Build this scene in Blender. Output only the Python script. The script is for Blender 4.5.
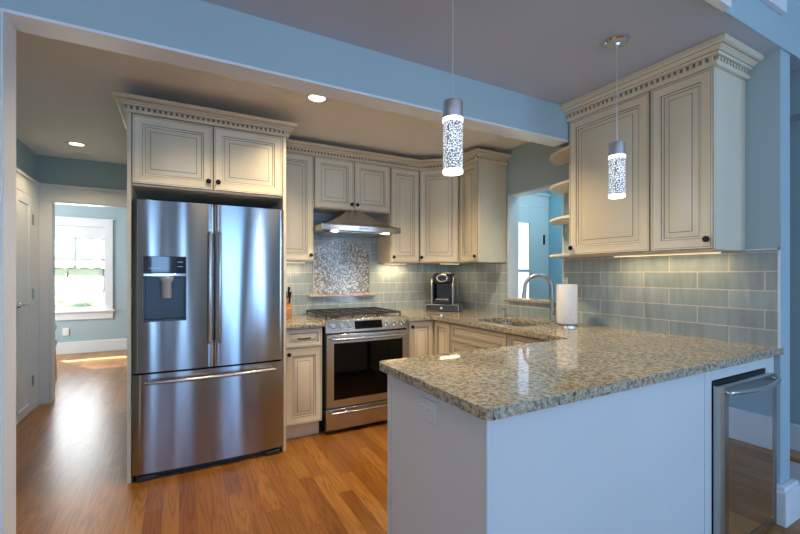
import bpy, bmesh, math, random
from mathutils import Vector, Matrix, geometry
random.seed(7)
PI = math.pi
sc = bpy.context.scene
col = sc.collection
for o in list(bpy.data.objects):
    bpy.data.objects.remove(o)

# ------------------------------------------------------------------ camera
cd = bpy.data.cameras.new('camera')
cd.sensor_width = 36.0
cd.lens = 404.0 / 800.0 * 36.0
cd.shift_y = 6.9 / 800.0
cd.clip_start = 0.02
cam = bpy.data.objects.new('camera', cd)
col.objects.link(cam)
cam.location = (0, 0, 1.30)
cam.rotation_euler = (PI / 2, 0, -math.atan2(0.4792, 0.8777))
sc.camera = cam

# ------------------------------------------------------------------ view
sc.view_settings.view_transform = 'Standard'
sc.view_settings.look = 'None'
sc.view_settings.gamma = 1.0
sc.view_settings.use_curve_mapping = False
sc.view_settings.exposure = 0.0

# ------------------------------------------------------------------ world
w = bpy.data.worlds.new('sky')
sc.world = w
w.use_nodes = True
nt = w.node_tree
nt.nodes.clear()
wo = nt.nodes.new('ShaderNodeOutputWorld')
bg = nt.nodes.new('ShaderNodeBackground')
tc = nt.nodes.new('ShaderNodeTexCoord')
sx = nt.nodes.new('ShaderNodeSeparateXYZ')
rp = nt.nodes.new('ShaderNodeValToRGB')
rp.color_ramp.elements[0].position = 0.0
rp.color_ramp.elements[0].color = (0.80, 0.90, 1.0, 1)
rp.color_ramp.elements[1].position = 0.6
rp.color_ramp.elements[1].color = (0.25, 0.50, 1.0, 1)
nt.links.new(tc.outputs['Generated'], sx.inputs[0])
nt.links.new(sx.outputs['Z'], rp.inputs[0])
nt.links.new(rp.outputs[0], bg.inputs[0])
bg.inputs[1].default_value = 1.9
nt.links.new(bg.outputs[0], wo.inputs[0])

# ------------------------------------------------------------------ sun + daylight through windows + added hall fill
def light(kind, name, loc, energy, color, direction=None, size=None, size_y=None, **kw):
    l = bpy.data.lights.new(name, kind)
    l.energy = energy
    l.color = color
    if size is not None:
        if kind == 'AREA':
            l.shape = 'RECTANGLE' if size_y else 'SQUARE'
            l.size = size
            if size_y:
                l.size_y = size_y
        elif kind in ('POINT', 'SPOT'):
            l.shadow_soft_size = size
    for k, v in kw.items():
        setattr(l, k, v)
    o = bpy.data.objects.new(name, l)
    col.objects.link(o)
    o.location = loc
    if direction is not None:
        o.rotation_euler = Vector(direction).to_track_quat('-Z', 'Y').to_euler()
    return o

DAY = (0.19, 0.48, 0.95)
light('SUN', 'sun', (0, 20, 20), 55.0, (1.0, 0.93, 0.82), direction=(0.44, -0.80, -0.98), angle=0.01)
# rear windows of the living room (behind the camera), left windows
REAR_WINDOWS = [(-1.40, -0.95), (-0.55, -0.15), (1.00, 1.50), (2.00, 2.60)]
for i, (a, b) in enumerate(REAR_WINDOWS):
    light('AREA', 'daylight_rear', ((a + b) / 2, -3.96, 1.25), (20, 16, 30, 38)[i], DAY, direction=(0, 1, -0.15), size=b - a - 0.08, size_y=2.1)
light('AREA', 'daylight_east', (3.80, -2.4, 1.5), 62, (0.40, 0.64, 1.0), direction=(-1, 0.3, -0.1), size=1.5, size_y=1.5)
light('AREA', 'daylight_hall', (-1.54, 8.25, 1.40), 22, (0.88, 0.94, 1.0), direction=(0, -1, 0), size=0.8, size_y=1.3)
light('AREA', 'hall_side_fill', (-2.95, 7.2, 1.40), 62, (0.92, 0.96, 1.0), direction=(1, 0, 0), size=1.2, size_y=1.4)  # added fill to brighten the far room; this wall has no window

# ================================================================== materials
def mat(name, color=(0.8, 0.8, 0.8), rough=0.5, metal=0.0, spec=0.5, coat=0.0, emit=None, estr=0.0, aniso=0.0):
    m = bpy.data.materials.new(name)
    m.use_nodes = True
    b = m.node_tree.nodes['Principled BSDF']
    b.inputs['Base Color'].default_value = (*color, 1)
    b.inputs['Roughness'].default_value = rough
    b.inputs['Metallic'].default_value = metal
    b.inputs['Specular IOR Level'].default_value = spec
    b.inputs['Coat Weight'].default_value = coat
    b.inputs['Anisotropic'].default_value = aniso
    if emit:
        b.inputs['Emission Color'].default_value = (*emit, 1)
        b.inputs['Emission Strength'].default_value = estr
    return m

def N(m, t, **kw):
    n = m.node_tree.nodes.new(t)
    for k, v in kw.items():
        if k.startswith('i_'):
            key = k[2:]
            n.inputs[int(key) if key.isdigit() else key.replace('_', ' ')].default_value = v
        else:
            setattr(n, k, v)
    return n

def L(m, a, b):
    m.node_tree.links.new(a, b)

def BS(m):
    return m.node_tree.nodes['Principled BSDF']

def coords(m, scale=(1, 1, 1), rot=(0, 0, 0), loc=(0, 0, 0), space='world'):
    if space == 'world':
        g = N(m, 'ShaderNodeNewGeometry').outputs['Position']
    else:
        g = N(m, 'ShaderNodeTexCoord').outputs['Object']
    mp = N(m, 'ShaderNodeMapping')
    mp.inputs['Scale'].default_value = scale
    mp.inputs['Rotation'].default_value = rot
    mp.inputs['Location'].default_value = loc
    L(m, g, mp.inputs[0])
    return mp.outputs[0]

def noisy(m, c1, c2, scale=3.0, detail=3.0, sc3=(1, 1, 1), bump=0.0, space='world', lo=0.35, hi=0.65):
    v = coords(m, sc3, space=space)
    n = N(m, 'ShaderNodeTexNoise', i_Scale=scale, i_Detail=detail)
    L(m, v, n.inputs['Vector'])
    r = N(m, 'ShaderNodeValToRGB')
    r.color_ramp.elements[0].position = lo
    r.color_ramp.elements[0].color = (*c1, 1)
    r.color_ramp.elements[1].position = hi
    r.color_ramp.elements[1].color = (*c2, 1)
    L(m, n.outputs['Fac'], r.inputs[0])
    L(m, r.outputs[0], BS(m).inputs['Base Color'])
    if bump:
        b = N(m, 'ShaderNodeBump', i_Strength=bump, i_Distance=0.002)
        L(m, n.outputs['Fac'], b.inputs['Height'])
        L(m, b.outputs[0], BS(m).inputs['Normal'])
    return n

M = {}
M['wall'] = mat('wall_paint_blue', rough=0.55)
noisy(M['wall'], (0.37, 0.49, 0.53), (0.39, 0.51, 0.55), 1.2, 2)
M['entry'] = mat('entry_paint_blue', rough=0.5)
noisy(M['entry'], (0.33, 0.56, 0.66), (0.35, 0.58, 0.68), 1.2, 2)
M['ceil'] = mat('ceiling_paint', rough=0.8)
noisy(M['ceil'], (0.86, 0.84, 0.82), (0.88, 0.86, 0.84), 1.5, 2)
M['ceil_front'] = mat('ceiling_paint_dimmed', rough=0.8)  # ceiling paint darkened to stand in for the dimmer light on this part
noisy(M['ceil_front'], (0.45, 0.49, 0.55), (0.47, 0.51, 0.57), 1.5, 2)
M['white'] = mat('white_trim_paint', rough=0.35)
noisy(M['white'], (0.78, 0.79, 0.80), (0.80, 0.81, 0.82), 1.0, 2)
M['cream'] = mat('glazed_cream_paint', rough=0.38)
noisy(M['cream'], (0.68, 0.60, 0.44), (0.72, 0.64, 0.48), 6, 5, (1, 1, 0.15))
M['glaze'] = mat('brown_glaze', rough=0.5)
noisy(M['glaze'], (0.17, 0.13, 0.085), (0.25, 0.20, 0.14), 9, 3)
M['panel'] = mat('peninsula_paint', rough=0.4)
noisy(M['panel'], (0.66, 0.67, 0.66), (0.68, 0.69, 0.68), 2, 3)
M['bronze'] = mat('oil_rubbed_bronze', (0.012, 0.011, 0.012), 0.3, 0.5)
M['black'] = mat('black_enamel', (0.012, 0.012, 0.014), 0.3)
M['iron'] = mat('cast_iron', (0.02, 0.02, 0.022), 0.45)
noisy(M['iron'], (0.015, 0.015, 0.017), (0.035, 0.033, 0.032), 40, 3)
M['blackglass'] = mat('black_glass', (0.003, 0.003, 0.003), 0.05, spec=0.2)
M['chrome'] = mat('chrome', (0.75, 0.76, 0.78), 0.1, 1.0)
M['satin'] = mat('satin_steel', (0.72, 0.73, 0.75), 0.3, 1.0)
M['cordwire'] = mat('silver_cord', (0.75, 0.76, 0.78), 0.4, 0.6)
M['nickel'] = mat('brushed_nickel', (0.42, 0.41, 0.40), 0.28, 1.0)
M['recess'] = mat('dispenser_grey', (0.06, 0.065, 0.07), 0.3, 0.6)
M['basinsteel'] = mat('sink_steel', (0.33, 0.33, 0.34), 0.25, 1.0)
M['plastic_grey'] = mat('silver_plastic', (0.5, 0.51, 0.53), 0.3, 0.2)
M['steel2'] = mat('steel_plain', (0.50, 0.49, 0.48), 0.24, 1.0)
M['plastic_w'] = mat('white_plastic', (0.82, 0.82, 0.82), 0.3)
M['darkplastic'] = mat('dark_plastic', (0.03, 0.03, 0.035), 0.25)
M['shelfwood'] = mat('cream_shelf', rough=0.4)
noisy(M['shelfwood'], (0.80, 0.72, 0.58), (0.84, 0.76, 0.62), 8, 3)

def brushed(name, color, rough, aniso, rot, wave):
    m = mat(name, color, rough, 1.0, aniso=aniso)
    tg = N(m, 'ShaderNodeTangent', direction_type='RADIAL', axis='Z')
    L(m, tg.outputs[0], BS(m).inputs['Tangent'])
    BS(m).inputs['Anisotropic Rotation'].default_value = rot
    v = coords(m, (4.0, 4.0, 0.35), space='world')
    n = N(m, 'ShaderNodeTexNoise', i_Scale=2.2, i_Detail=0.0)
    L(m, v, n.inputs['Vector'])
    v2 = coords(m, (4, 4, 240), space='world')
    n2 = N(m, 'ShaderNodeTexNoise', i_Scale=3.0, i_Detail=2.0)
    L(m, v2, n2.inputs['Vector'])
    b = N(m, 'ShaderNodeBump', i_Strength=1.0, i_Distance=wave)
    L(m, n.outputs['Fac'], b.inputs['Height'])
    b2 = N(m, 'ShaderNodeBump', i_Strength=0.03, i_Distance=0.0003)
    L(m, n2.outputs['Fac'], b2.inputs['Height'])
    L(m, b.outputs[0], b2.inputs['Normal'])
    L(m, b2.outputs[0], BS(m).inputs['Normal'])
    return m
M['steel'] = brushed('brushed_stainless_steel', (0.36, 0.355, 0.355), 0.17, 1.0, 0.25, 0.0022)
M['steel3'] = brushed('brushed_stainless_appliance', (0.50, 0.49, 0.47), 0.26, 0.8, 0.25, 0.003)

# granite
g = M['granite'] = mat('speckled_granite', rough=0.04, spec=0.5)
v = coords(g, (1, 1, 1))
n1 = N(g, 'ShaderNodeTexNoise', i_Scale=55.0, i_Detail=5.0, i_Roughness=0.7)
n2 = N(g, 'ShaderNodeTexNoise', i_Scale=95.0, i_Detail=3.0)
n3 = N(g, 'ShaderNodeTexVoronoi', i_Scale=62.0)
n4 = N(g, 'ShaderNodeTexNoise', i_Scale=5.0, i_Detail=2.0)
vv = coords(g, (1, 1, 1), loc=(4, 7, 2))
L(g, v, n1.inputs['Vector']); L(g, vv, n2.inputs['Vector']); L(g, v, n3.inputs['Vector']); L(g, v, n4.inputs['Vector'])
r1 = N(g, 'ShaderNodeValToRGB')
e = r1.color_ramp.elements
e[0].position = 0.28; e[0].color = (0.14, 0.12, 0.09, 1)
e[1].position = 0.44; e[1].color = (0.30, 0.26, 0.19, 1)
x = e.new(0.52); x.color = (0.50, 0.44, 0.32, 1)
x = e.new(0.66); x.color = (0.66, 0.60, 0.47, 1)
L(g, n1.outputs['Fac'], r1.inputs[0])
r2 = N(g, 'ShaderNodeValToRGB')
r2.color_ramp.elements[0].position = 0.60; r2.color_ramp.elements[0].color = (0, 0, 0, 1)
r2.color_ramp.elements[1].position = 0.66; r2.color_ramp.elements[1].color = (1, 1, 1, 1)
L(g, n2.outputs['Fac'], r2.inputs[0])
mx = N(g, 'ShaderNodeMix', data_type='RGBA')
L(g, r2.outputs[0], mx.inputs[0]); L(g, r1.outputs[0], mx.inputs[6])
mx.inputs[7].default_value = (0.055, 0.05, 0.045, 1)
r3 = N(g, 'ShaderNodeValToRGB')
r3.color_ramp.elements[0].position = 0.35; r3.color_ramp.elements[0].color = (0.82, 0.84, 0.88, 1)
r3.color_ramp.elements[1].position = 0.65; r3.color_ramp.elements[1].color = (1.0, 0.94, 0.84, 1)
L(g, n4.outputs['Fac'], r3.inputs[0])
mx2 = N(g, 'ShaderNodeMix', data_type='RGBA', blend_type='MULTIPLY')
mx2.inputs[0].default_value = 1.0
L(g, mx.outputs[2], mx2.inputs[6]); L(g, r3.outputs[0], mx2.inputs[7])
L(g, mx2.outputs[2], BS(g).inputs['Base Color'])

# hardwood: strips run along Y
f = M['floor'] = mat('oak_strip_floor', rough=0.30, spec=0.5)
def MA(m, op, a, b=None, c=None):
    n = N(m, 'ShaderNodeMath', operation=op)
    for k, q in enumerate((a, b, c)):
        if q is None: continue
        if isinstance(q, (int, float)): n.inputs[k].default_value = q
        else: L(m, q, n.inputs[k])
    return n.outputs[0]
geo = N(f, 'ShaderNodeNewGeometry'); sp = N(f, 'ShaderNodeSeparateXYZ'); L(f, geo.outputs['Position'], sp.inputs[0])
PW, PL = 0.083, 1.05
u = MA(f, 'DIVIDE', sp.outputs['X'], PW); row = MA(f, 'FLOOR', u); fu = MA(f, 'FRACT', u)
wr = N(f, 'ShaderNodeTexWhiteNoise', noise_dimensions='1D'); L(f, row, wr.inputs['W'])
vy = MA(f, 'ADD', MA(f, 'DIVIDE', sp.outputs['Y'], PL), MA(f, 'MULTIPLY', wr.outputs['Value'], 7.0))
pid = MA(f, 'FLOOR', vy); fv = MA(f, 'FRACT', vy)
cb = N(f, 'ShaderNodeCombineXYZ'); L(f, row, cb.inputs[0]); L(f, pid, cb.inputs[1])
wp = N(f, 'ShaderNodeTexWhiteNoise', noise_dimensions='2D'); L(f, cb.outputs[0], wp.inputs['Vector'])
pc = N(f, 'ShaderNodeValToRGB'); e = pc.color_ramp.elements
e[0].position = 0; e[0].color = (0.26, 0.092, 0.015, 1)
e[1].position = 1; e[1].color = (0.41, 0.185, 0.038, 1)
x = e.new(0.5); x.color = (0.335, 0.138, 0.025, 1)
L(f, wp.outputs['Value'], pc.inputs[0])
# flame grain: distorted bands along the strip
gx = MA(f, 'MULTIPLY_ADD', sp.outputs['X'], 15.0, MA(f, 'MULTIPLY', wp.outputs['Value'], 57.0))
gy = MA(f, 'MULTIPLY_ADD', sp.outputs['Y'], 0.8, MA(f, 'MULTIPLY', wp.outputs['Value'], 31.0))
gc = N(f, 'ShaderNodeCombineXYZ'); L(f, gx, gc.inputs[0]); L(f, gy, gc.inputs[1])
ng = N(f, 'ShaderNodeTexNoise', i_Scale=1.0, i_Detail=1.5, i_Roughness=0.5); L(f, gc.outputs[0], ng.inputs['Vector'])
bands = MA(f, 'FRACT', MA(f, 'MULTIPLY', ng.outputs['Fac'], 11.0))
tri = MA(f, 'MULTIPLY', MA(f, 'ABSOLUTE', MA(f, 'SUBTRACT', bands, 0.5)), 2.0)
fx_ = N(f, 'ShaderNodeCombineXYZ'); L(f, MA(f, 'MULTIPLY', gx, 14.0), fx_.inputs[0]); L(f, MA(f, 'MULTIPLY', gy, 5.0), fx_.inputs[1])
nf = N(f, 'ShaderNodeTexNoise', i_Scale=1.0, i_Detail=2.0); L(f, fx_.outputs[0], nf.inputs['Vector'])
mixg = MA(f, 'ADD', MA(f, 'MULTIPLY', tri, 0.5), MA(f, 'MULTIPLY', nf.outputs['Fac'], 0.5))
rg = N(f, 'ShaderNodeValToRGB')
rg.color_ramp.elements[0].position = 0.22; rg.color_ramp.elements[0].color = (0.70, 0.62, 0.52, 1)
rg.color_ramp.elements[1].position = 0.60; rg.color_ramp.elements[1].color = (1.06, 1.04, 1.0, 1)
L(f, mixg, rg.inputs[0])
mm = N(f, 'ShaderNodeMix', data_type='RGBA', blend_type='MULTIPLY'); mm.inputs[0].default_value = 1.0
L(f, pc.outputs[0], mm.inputs[6]); L(f, rg.outputs[0], mm.inputs[7])
seam = MA(f, 'MAXIMUM', MA(f, 'GREATER_THAN', MA(f, 'ABSOLUTE', MA(f, 'SUBTRACT', fu, 0.5)), 0.488), MA(f, 'GREATER_THAN', MA(f, 'ABSOLUTE', MA(f, 'SUBTRACT', fv, 0.5)), 0.4988))
ms = N(f, 'ShaderNodeMix', data_type='RGBA'); L(f, MA(f, 'MULTIPLY', seam, 0.7), ms.inputs[0]); L(f, mm.outputs[2], ms.inputs[6])
ms.inputs[7].default_value = (0.10, 0.04, 0.012, 1)
L(f, ms.outputs[2], BS(f).inputs['Base Color'])
bb = N(f, 'ShaderNodeBump', i_Strength=0.2, i_Distance=0.001)
L(f, mixg, bb.inputs['Height']); L(f, bb.outputs[0], BS(f).inputs['Normal'])
M['tread'] = mat('oak_tread', rough=0.3)
noisy(M['tread'], (0.38, 0.17, 0.05), (0.50, 0.25, 0.09), 6, 4, (8, 1, 1))

# glass subway tile (running bond); axis = which world axis runs along the wall
def tile(name, axis, off):
    m = mat(name, rough=0.08, spec=0.6)
    g = N(m, 'ShaderNodeNewGeometry')
    s = N(m, 'ShaderNodeSeparateXYZ')
    L(m, g.outputs['Position'], s.inputs[0])
    c = N(m, 'ShaderNodeCombineXYZ')
    a = N(m, 'ShaderNodeMath', operation='ADD'); a.inputs[1].default_value = off + 9.66
    L(m, s.outputs[axis], a.inputs[0])
    L(m, a.outputs[0], c.inputs[0])
    b = N(m, 'ShaderNodeMath', operation='ADD'); b.inputs[1].default_value = -0.914 + 1.05 - 0.105 * 0
    L(m, s.outputs['Z'], b.inputs[0])
    L(m, b.outputs[0], c.inputs[1])
    br = N(m, 'ShaderNodeTexBrick', offset=0.5, offset_frequency=2, squash=1.0)
    br.inputs['Scale'].default_value = 1.0
    br.inputs['Brick Width'].default_value = 0.322
    br.inputs['Row Height'].default_value = 0.1035
    br.inputs['Mortar Size'].default_value = 0.0034
    br.inputs['Mortar Smooth'].default_value = 0.1
    br.inputs['Color1'].default_value = (0.29, 0.37, 0.40, 1)
    br.inputs['Color2'].default_value = (0.38, 0.46, 0.49, 1)
    br.inputs['Mortar'].default_value = (0.55, 0.55, 0.50, 1)
    L(m, c.outputs[0], br.inputs['Vector'])
    n = N(m, 'ShaderNodeTexNoise', i_Scale=7.0, i_Detail=3.0)
    vv = coords(m, (3, 3, 0.5))
    L(m, vv, n.inputs['Vector'])
    r = N(m, 'ShaderNodeValToRGB')
    r.color_ramp.elements[0].color = (0.82, 0.82, 0.82, 1); r.color_ramp.elements[0].position = 0.3
    r.color_ramp.elements[1].color = (1.12, 1.12, 1.12, 1); r.color_ramp.elements[1].position = 0.7
    L(m, n.outputs['Fac'], r.inputs[0])
    mm = N(m, 'ShaderNodeMix', data_type='RGBA', blend_type='MULTIPLY'); mm.inputs[0].default_value = 1.0
    L(m, br.outputs['Color'], mm.inputs[6]); L(m, r.outputs[0], mm.inputs[7])
    L(m, mm.outputs[2], BS(m).inputs['Base Color'])
    bp = N(m, 'ShaderNodeBump', i_Strength=0.5, i_Distance=0.002, invert=True)
    L(m, br.outputs['Fac'], bp.inputs['Height']); L(m, bp.outputs[0], BS(m).inputs['Normal'])
    mr = N(m, 'ShaderNodeMath', operation='MULTIPLY_ADD')
    mr.inputs[1].default_value = 0.5; mr.inputs[2].default_value = 0.08
    L(m, br.outputs['Fac'], mr.inputs[0]); L(m, mr.outputs[0], BS(m).inputs['Roughness'])
    return m
M['pencil'] = mat('pencil_tile', (0.40, 0.43, 0.41), 0.15)
M['tile_y'] = tile('glass_tile_right', 'Y', 0.0)
M['tile_x'] = tile('glass_tile_back', 'X', 0.05)

# mosaic: small square chips of random tone
m = M['mosaic'] = mat('glass_mosaic', rough=0.15)
v = coords(m, (74, 1, 74))
fl = N(m, 'ShaderNodeVectorMath', operation='FLOOR'); L(m, v, fl.inputs[0])
wn = N(m, 'ShaderNodeTexWhiteNoise', noise_dimensions='3D'); L(m, fl.outputs[0], wn.inputs['Vector'])
r = N(m, 'ShaderNodeValToRGB'); r.color_ramp.interpolation = 'CONSTANT'
e = r.color_ramp.elements
e[0].position = 0; e[0].color = (0.20, 0.18, 0.16, 1)
e[1].position = 0.25; e[1].color = (0.30, 0.28, 0.25, 1)
for p, c in ((0.42, (0.17, 0.20, 0.22, 1)), (0.58, (0.62, 0.60, 0.54, 1)), (0.85, (0.42, 0.47, 0.48, 1))):
    x = e.new(p); x.color = c
L(m, wn.outputs['Value'], r.inputs[0])
L(m, r.outputs[0], BS(m).inputs['Base Color'])

# pendant glass: lit bubble glass
m = M['bubble'] = mat('lit_bubble_glass', (0.2, 0.21, 0.22), 0.1)
v = coords(m, (1, 1, 1), space='object')
vo = N(m, 'ShaderNodeTexVoronoi', i_Scale=150.0)
no = N(m, 'ShaderNodeTexNoise', i_Scale=190.0, i_Detail=0.0)
L(m, v, vo.inputs['Vector']); L(m, v, no.inputs['Vector'])
r = N(m, 'ShaderNodeValToRGB')
r.color_ramp.elements[0].position = 0.47; r.color_ramp.elements[0].color = (0.05, 0.055, 0.07, 1)
r.color_ramp.elements[1].position = 0.56; r.color_ramp.elements[1].color = (1.0, 1.08, 1.2, 1)
L(m, no.outputs['Fac'], r.inputs[0])
L(m, r.outputs[0], BS(m).inputs['Emission Color'])
BS(m).inputs['Emission Strength'].default_value = 1.0
M['glow'] = mat('pendant_glow', (1, 1, 1), 0.4, emit=(0.9, 0.97, 1.0), estr=5.0)
M['can'] = mat('recessed_lamp_glow', (1, 1, 1), 0.4, emit=(1.0, 0.82, 0.52), estr=5.0)
M['strip'] = mat('strip_lamp_glow', (1, 1, 1), 0.4, emit=(1.0, 0.72, 0.32), estr=2.0)
M['hoodlamp'] = mat('hood_lamp_glow', (1, 1, 1), 0.4, emit=(1.0, 0.85, 0.6), estr=10.0)
M['display'] = mat('display_glass', (0.01, 0.015, 0.03), 0.04, spec=0.8)
M['paper'] = mat('paper_towel', rough=0.9)
noisy(M['paper'], (0.80, 0.80, 0.80), (0.86, 0.86, 0.86), 60, 3, bump=0.3)
M['blockwood'] = mat('knife_block_wood', rough=0.5)
noisy(M['blockwood'], (0.42, 0.18, 0.06), (0.52, 0.25, 0.09), 10, 4, (1, 1, 6))
M['sillwood'] = mat('stone_sill', rough=0.25)
noisy(M['sillwood'], (0.40, 0.30, 0.21), (0.58, 0.46, 0.34), 30, 4)
M['grass'] = mat('lawn', rough=0.9)
noisy(M['grass'], (0.10, 0.17, 0.05), (0.20, 0.28, 0.10), 4, 5)
M['leaf'] = mat('hedge_leaves', rough=0.8)
noisy(M['leaf'], (0.06, 0.12, 0.04), (0.16, 0.25, 0.09), 8, 5)
M['fabric'] = mat('blue_fabric', rough=0.9)
noisy(M['fabric'], (0.35, 0.55, 0.62), (0.5, 0.68, 0.72), 20, 3)
M['wicker'] = mat('pale_wood', (0.55, 0.38, 0.18), 0.5)

def thin(name, tint, gloss, g_rough=0.0):
    m = bpy.data.materials.new(name); m.use_nodes = True
    t = m.node_tree; t.nodes.clear()
    o = t.nodes.new('ShaderNodeOutputMaterial'); mx = t.nodes.new('ShaderNodeMixShader')
    a = t.nodes.new('ShaderNodeBsdfTransparent'); b = t.nodes.new('ShaderNodeBsdfGlossy')
    a.inputs[0].default_value = (*tint, 1); b.inputs[1].default_value = g_rough
    mx.inputs[0].default_value = gloss
    t.links.new(a.outputs[0], mx.inputs[1]); t.links.new(b.outputs[0], mx.inputs[2]); t.links.new(mx.outputs[0], o.inputs[0])
    return m
M['pane'] = thin('window_glass', (0.97, 0.98, 0.98), 0.06)
M['clear'] = thin('clear_drinking_glass', (0.85, 0.88, 0.9), 0.25)
M['coolerglass'] = mat('tinted_cooler_glass', (0.02, 0.02, 0.022), 0.02, spec=1.0)
BS(M['coolerglass']).inputs['IOR'].default_value = 4.5
# sheer shade: translucent cloth
m = M['shade'] = bpy.data.materials.new('sheer_shade'); m.use_nodes = True
t = m.node_tree; t.nodes.clear()
o_ = t.nodes.new('ShaderNodeOutputMaterial'); a = t.nodes.new('ShaderNodeBsdfTranslucent'); b = t.nodes.new('ShaderNodeBsdfTransparent'); mx = t.nodes.new('ShaderNodeMixShader')
a.inputs[0].default_value = (0.5, 0.51, 0.52, 1); mx.inputs[0].default_value = 0.35
t.links.new(a.outputs[0], mx.inputs[1]); t.links.new(b.outputs[0], mx.inputs[2]); t.links.new(mx.outputs[0], o_.inputs[0])

# ================================================================== mesh helpers
class MB:
    def __init__(s):
        s.bm = bmesh.new()
    def face(s, pts, mi=0, smooth=False):
        vs = [s.bm.verts.new(p) for p in pts]
        f = s.bm.faces.new(vs); f.material_index = mi; f.smooth = smooth
        return f
    def box(s, x0, x1, y0, y1, z0, z1, mi=0):
        v = [s.bm.verts.new((x, y, z)) for z in (z0, z1) for y in (y0, y1) for x in (x0, x1)]
        for q in ((0, 2, 3, 1), (4, 5, 7, 6), (0, 1, 5, 4), (2, 6, 7, 3), (0, 4, 6, 2), (1, 3, 7, 5)):
            f = s.bm.faces.new([v[i] for i in q]); f.material_index = mi
        return s
    def prism(s, poly, z0, z1, mi=0, plane='xy'):
        def mk(a, b, c):
            return (a, b, c) if plane == 'xy' else ((a, c, b) if plane == 'xz' else (c, a, b))
        lo = [s.bm.verts.new(mk(a, b, z0)) for a, b in poly]
        hi = [s.bm.verts.new(mk(a, b, z1)) for a, b in poly]
        n = len(poly)
        for k in range(n):
            f = s.bm.faces.new((lo[k], lo[(k + 1) % n], hi[(k + 1) % n], hi[k])); f.material_index = mi
        f = s.bm.faces.new(lo[::-1]); f.material_index = mi
        f = s.bm.faces.new(hi); f.material_index = mi
        return s
    def lathe(s, prof, c=(0, 0, 0), axis='z', seg=24, mi=0):
        def mk(r, h, a):
            x, y = r * math.cos(a), r * math.sin(a)
            p = (x, y, h) if axis == 'z' else ((x, h, y) if axis == 'y' else (h, x, y))
            return (p[0] + c[0], p[1] + c[1], p[2] + c[2])
        rings = []
        for r, h in prof:
            if r < 1e-6:
                rings.append([s.bm.verts.new(mk(0, h, 0))])
            else:
                rings.append([s.bm.verts.new(mk(r, h, 2 * PI * k / seg)) for k in range(seg)])
        for a, b in zip(rings, rings[1:]):
            for k in range(seg):
                k2 = (k + 1) % seg
                if len(a) == 1 and len(b) == 1: continue
                if len(a) == 1: q = (a[0], b[k2], b[k])
                elif len(b) == 1: q = (a[k], a[k2], b[0])
                else: q = (a[k], a[k2], b[k2], b[k])
                f = s.bm.faces.new(q); f.material_index = mi; f.smooth = True
        return s
    def tube(s, pts, r, seg=10, mi=0, caps=True):
        pts = [Vector(p) for p in pts]
        rr = r if isinstance(r, (list, tuple)) else [r] * len(pts)
        rings = []
        t0 = (pts[1] - pts[0]).normalized()
        up = Vector((0, 0, 1)) if abs(t0.z) < 0.9 else Vector((1, 0, 0))
        nrm = t0.cross(up).normalized()
        for i, p in enumerate(pts):
            t = (pts[min(i + 1, len(pts) - 1)] - pts[max(i - 1, 0)]).normalized()
            nrm = (nrm - t * nrm.dot(t)).normalized()
            bn = t.cross(nrm)
            rings.append([s.bm.verts.new(p + (nrm * math.cos(2 * PI * k / seg) + bn * math.sin(2 * PI * k / seg)) * rr[i]) for k in range(seg)])
        for a, b in zip(rings, rings[1:]):
            for k in range(seg):
                f = s.bm.faces.new((a[k], a[(k + 1) % seg], b[(k + 1) % seg], b[k])); f.material_index = mi; f.smooth = True
        if caps:
            s.bm.faces.new(rings[0][::-1]).material_index = mi
            s.bm.faces.new(rings[-1]).material_index = mi
        return s
    def rings(s, w, h, prof, x0=0, z0=0):
        """nested rectangles facing -y; prof = [(inset, y, material of the band that starts here)]"""
        rs = []
        for ins, y, mi in prof:
            a, b, c, d = x0 + ins, x0 + w - ins, z0 + ins, z0 + h - ins
            rs.append([s.bm.verts.new(p) for p in ((a, y, c), (b, y, c), (b, y, d), (a, y, d))])
        for i in range(len(rs) - 1):
            A, B = rs[i], rs[i + 1]
            for k in range(4):
                f = s.bm.faces.new((A[k], A[(k + 1) % 4], B[(k + 1) % 4], B[k])); f.material_index = prof[i][2]
        f = s.bm.faces.new(rs[-1]); f.material_index = prof[-1][2]
        f = s.bm.faces.new(rs[0][::-1]); f.material_index = prof[0][2]
        return s
    def build(s, name, mats, parent=None, loc=None, bevel=0, seg=2, smooth=False, rotz=None):
        bmesh.ops.recalc_face_normals(s.bm, faces=s.bm.faces)
        me = bpy.data.meshes.new(name)
        s.bm.to_mesh(me); s.bm.free()
        me.set_sharp_from_angle(angle=math.radians(40))
        if not isinstance(mats, (list, tuple)): mats = [mats]
        for k in mats: me.materials.append(M[k])
        o = bpy.data.objects.new(name, me)
        col.objects.link(o)
        if parent: o.parent = parent
        if loc: o.location = loc
        if rotz is not None: o.rotation_euler = (0, 0, rotz)
        if smooth:
            for p in me.polygons: p.use_smooth = True
        if bevel:
            b = o.modifiers.new('bevel', 'BEVEL'); b.width = bevel; b.segments = seg
            b.limit_method = 'ANGLE'; b.angle_limit = math.radians(35)
        return o

def B(*a, mi=0):
    return MB().box(*a, mi=mi)

def thing(name, label, cat, loc=(0, 0, 0), rotz=0, group=None):
    o = bpy.data.objects.new(name, None); col.objects.link(o)
    o.empty_display_size = 0.1
    o.location = loc; o.rotation_euler = (0, 0, rotz)
    o['label'] = label; o['category'] = cat
    if group: o['group'] = group
    return o

def tag(o, label, cat, group=None):
    o['label'] = label; o['category'] = cat
    if group: o['group'] = group
    return o

def struct(o):
    o['kind'] = 'structure'
    return o

def copy_tree(o, parent=None):
    c = o.copy(); col.objects.link(c)
    if parent: c.parent = parent
    for ch in [q for q in bpy.data.objects if q.parent == o]:
        copy_tree(ch, c)
    return c

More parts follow.
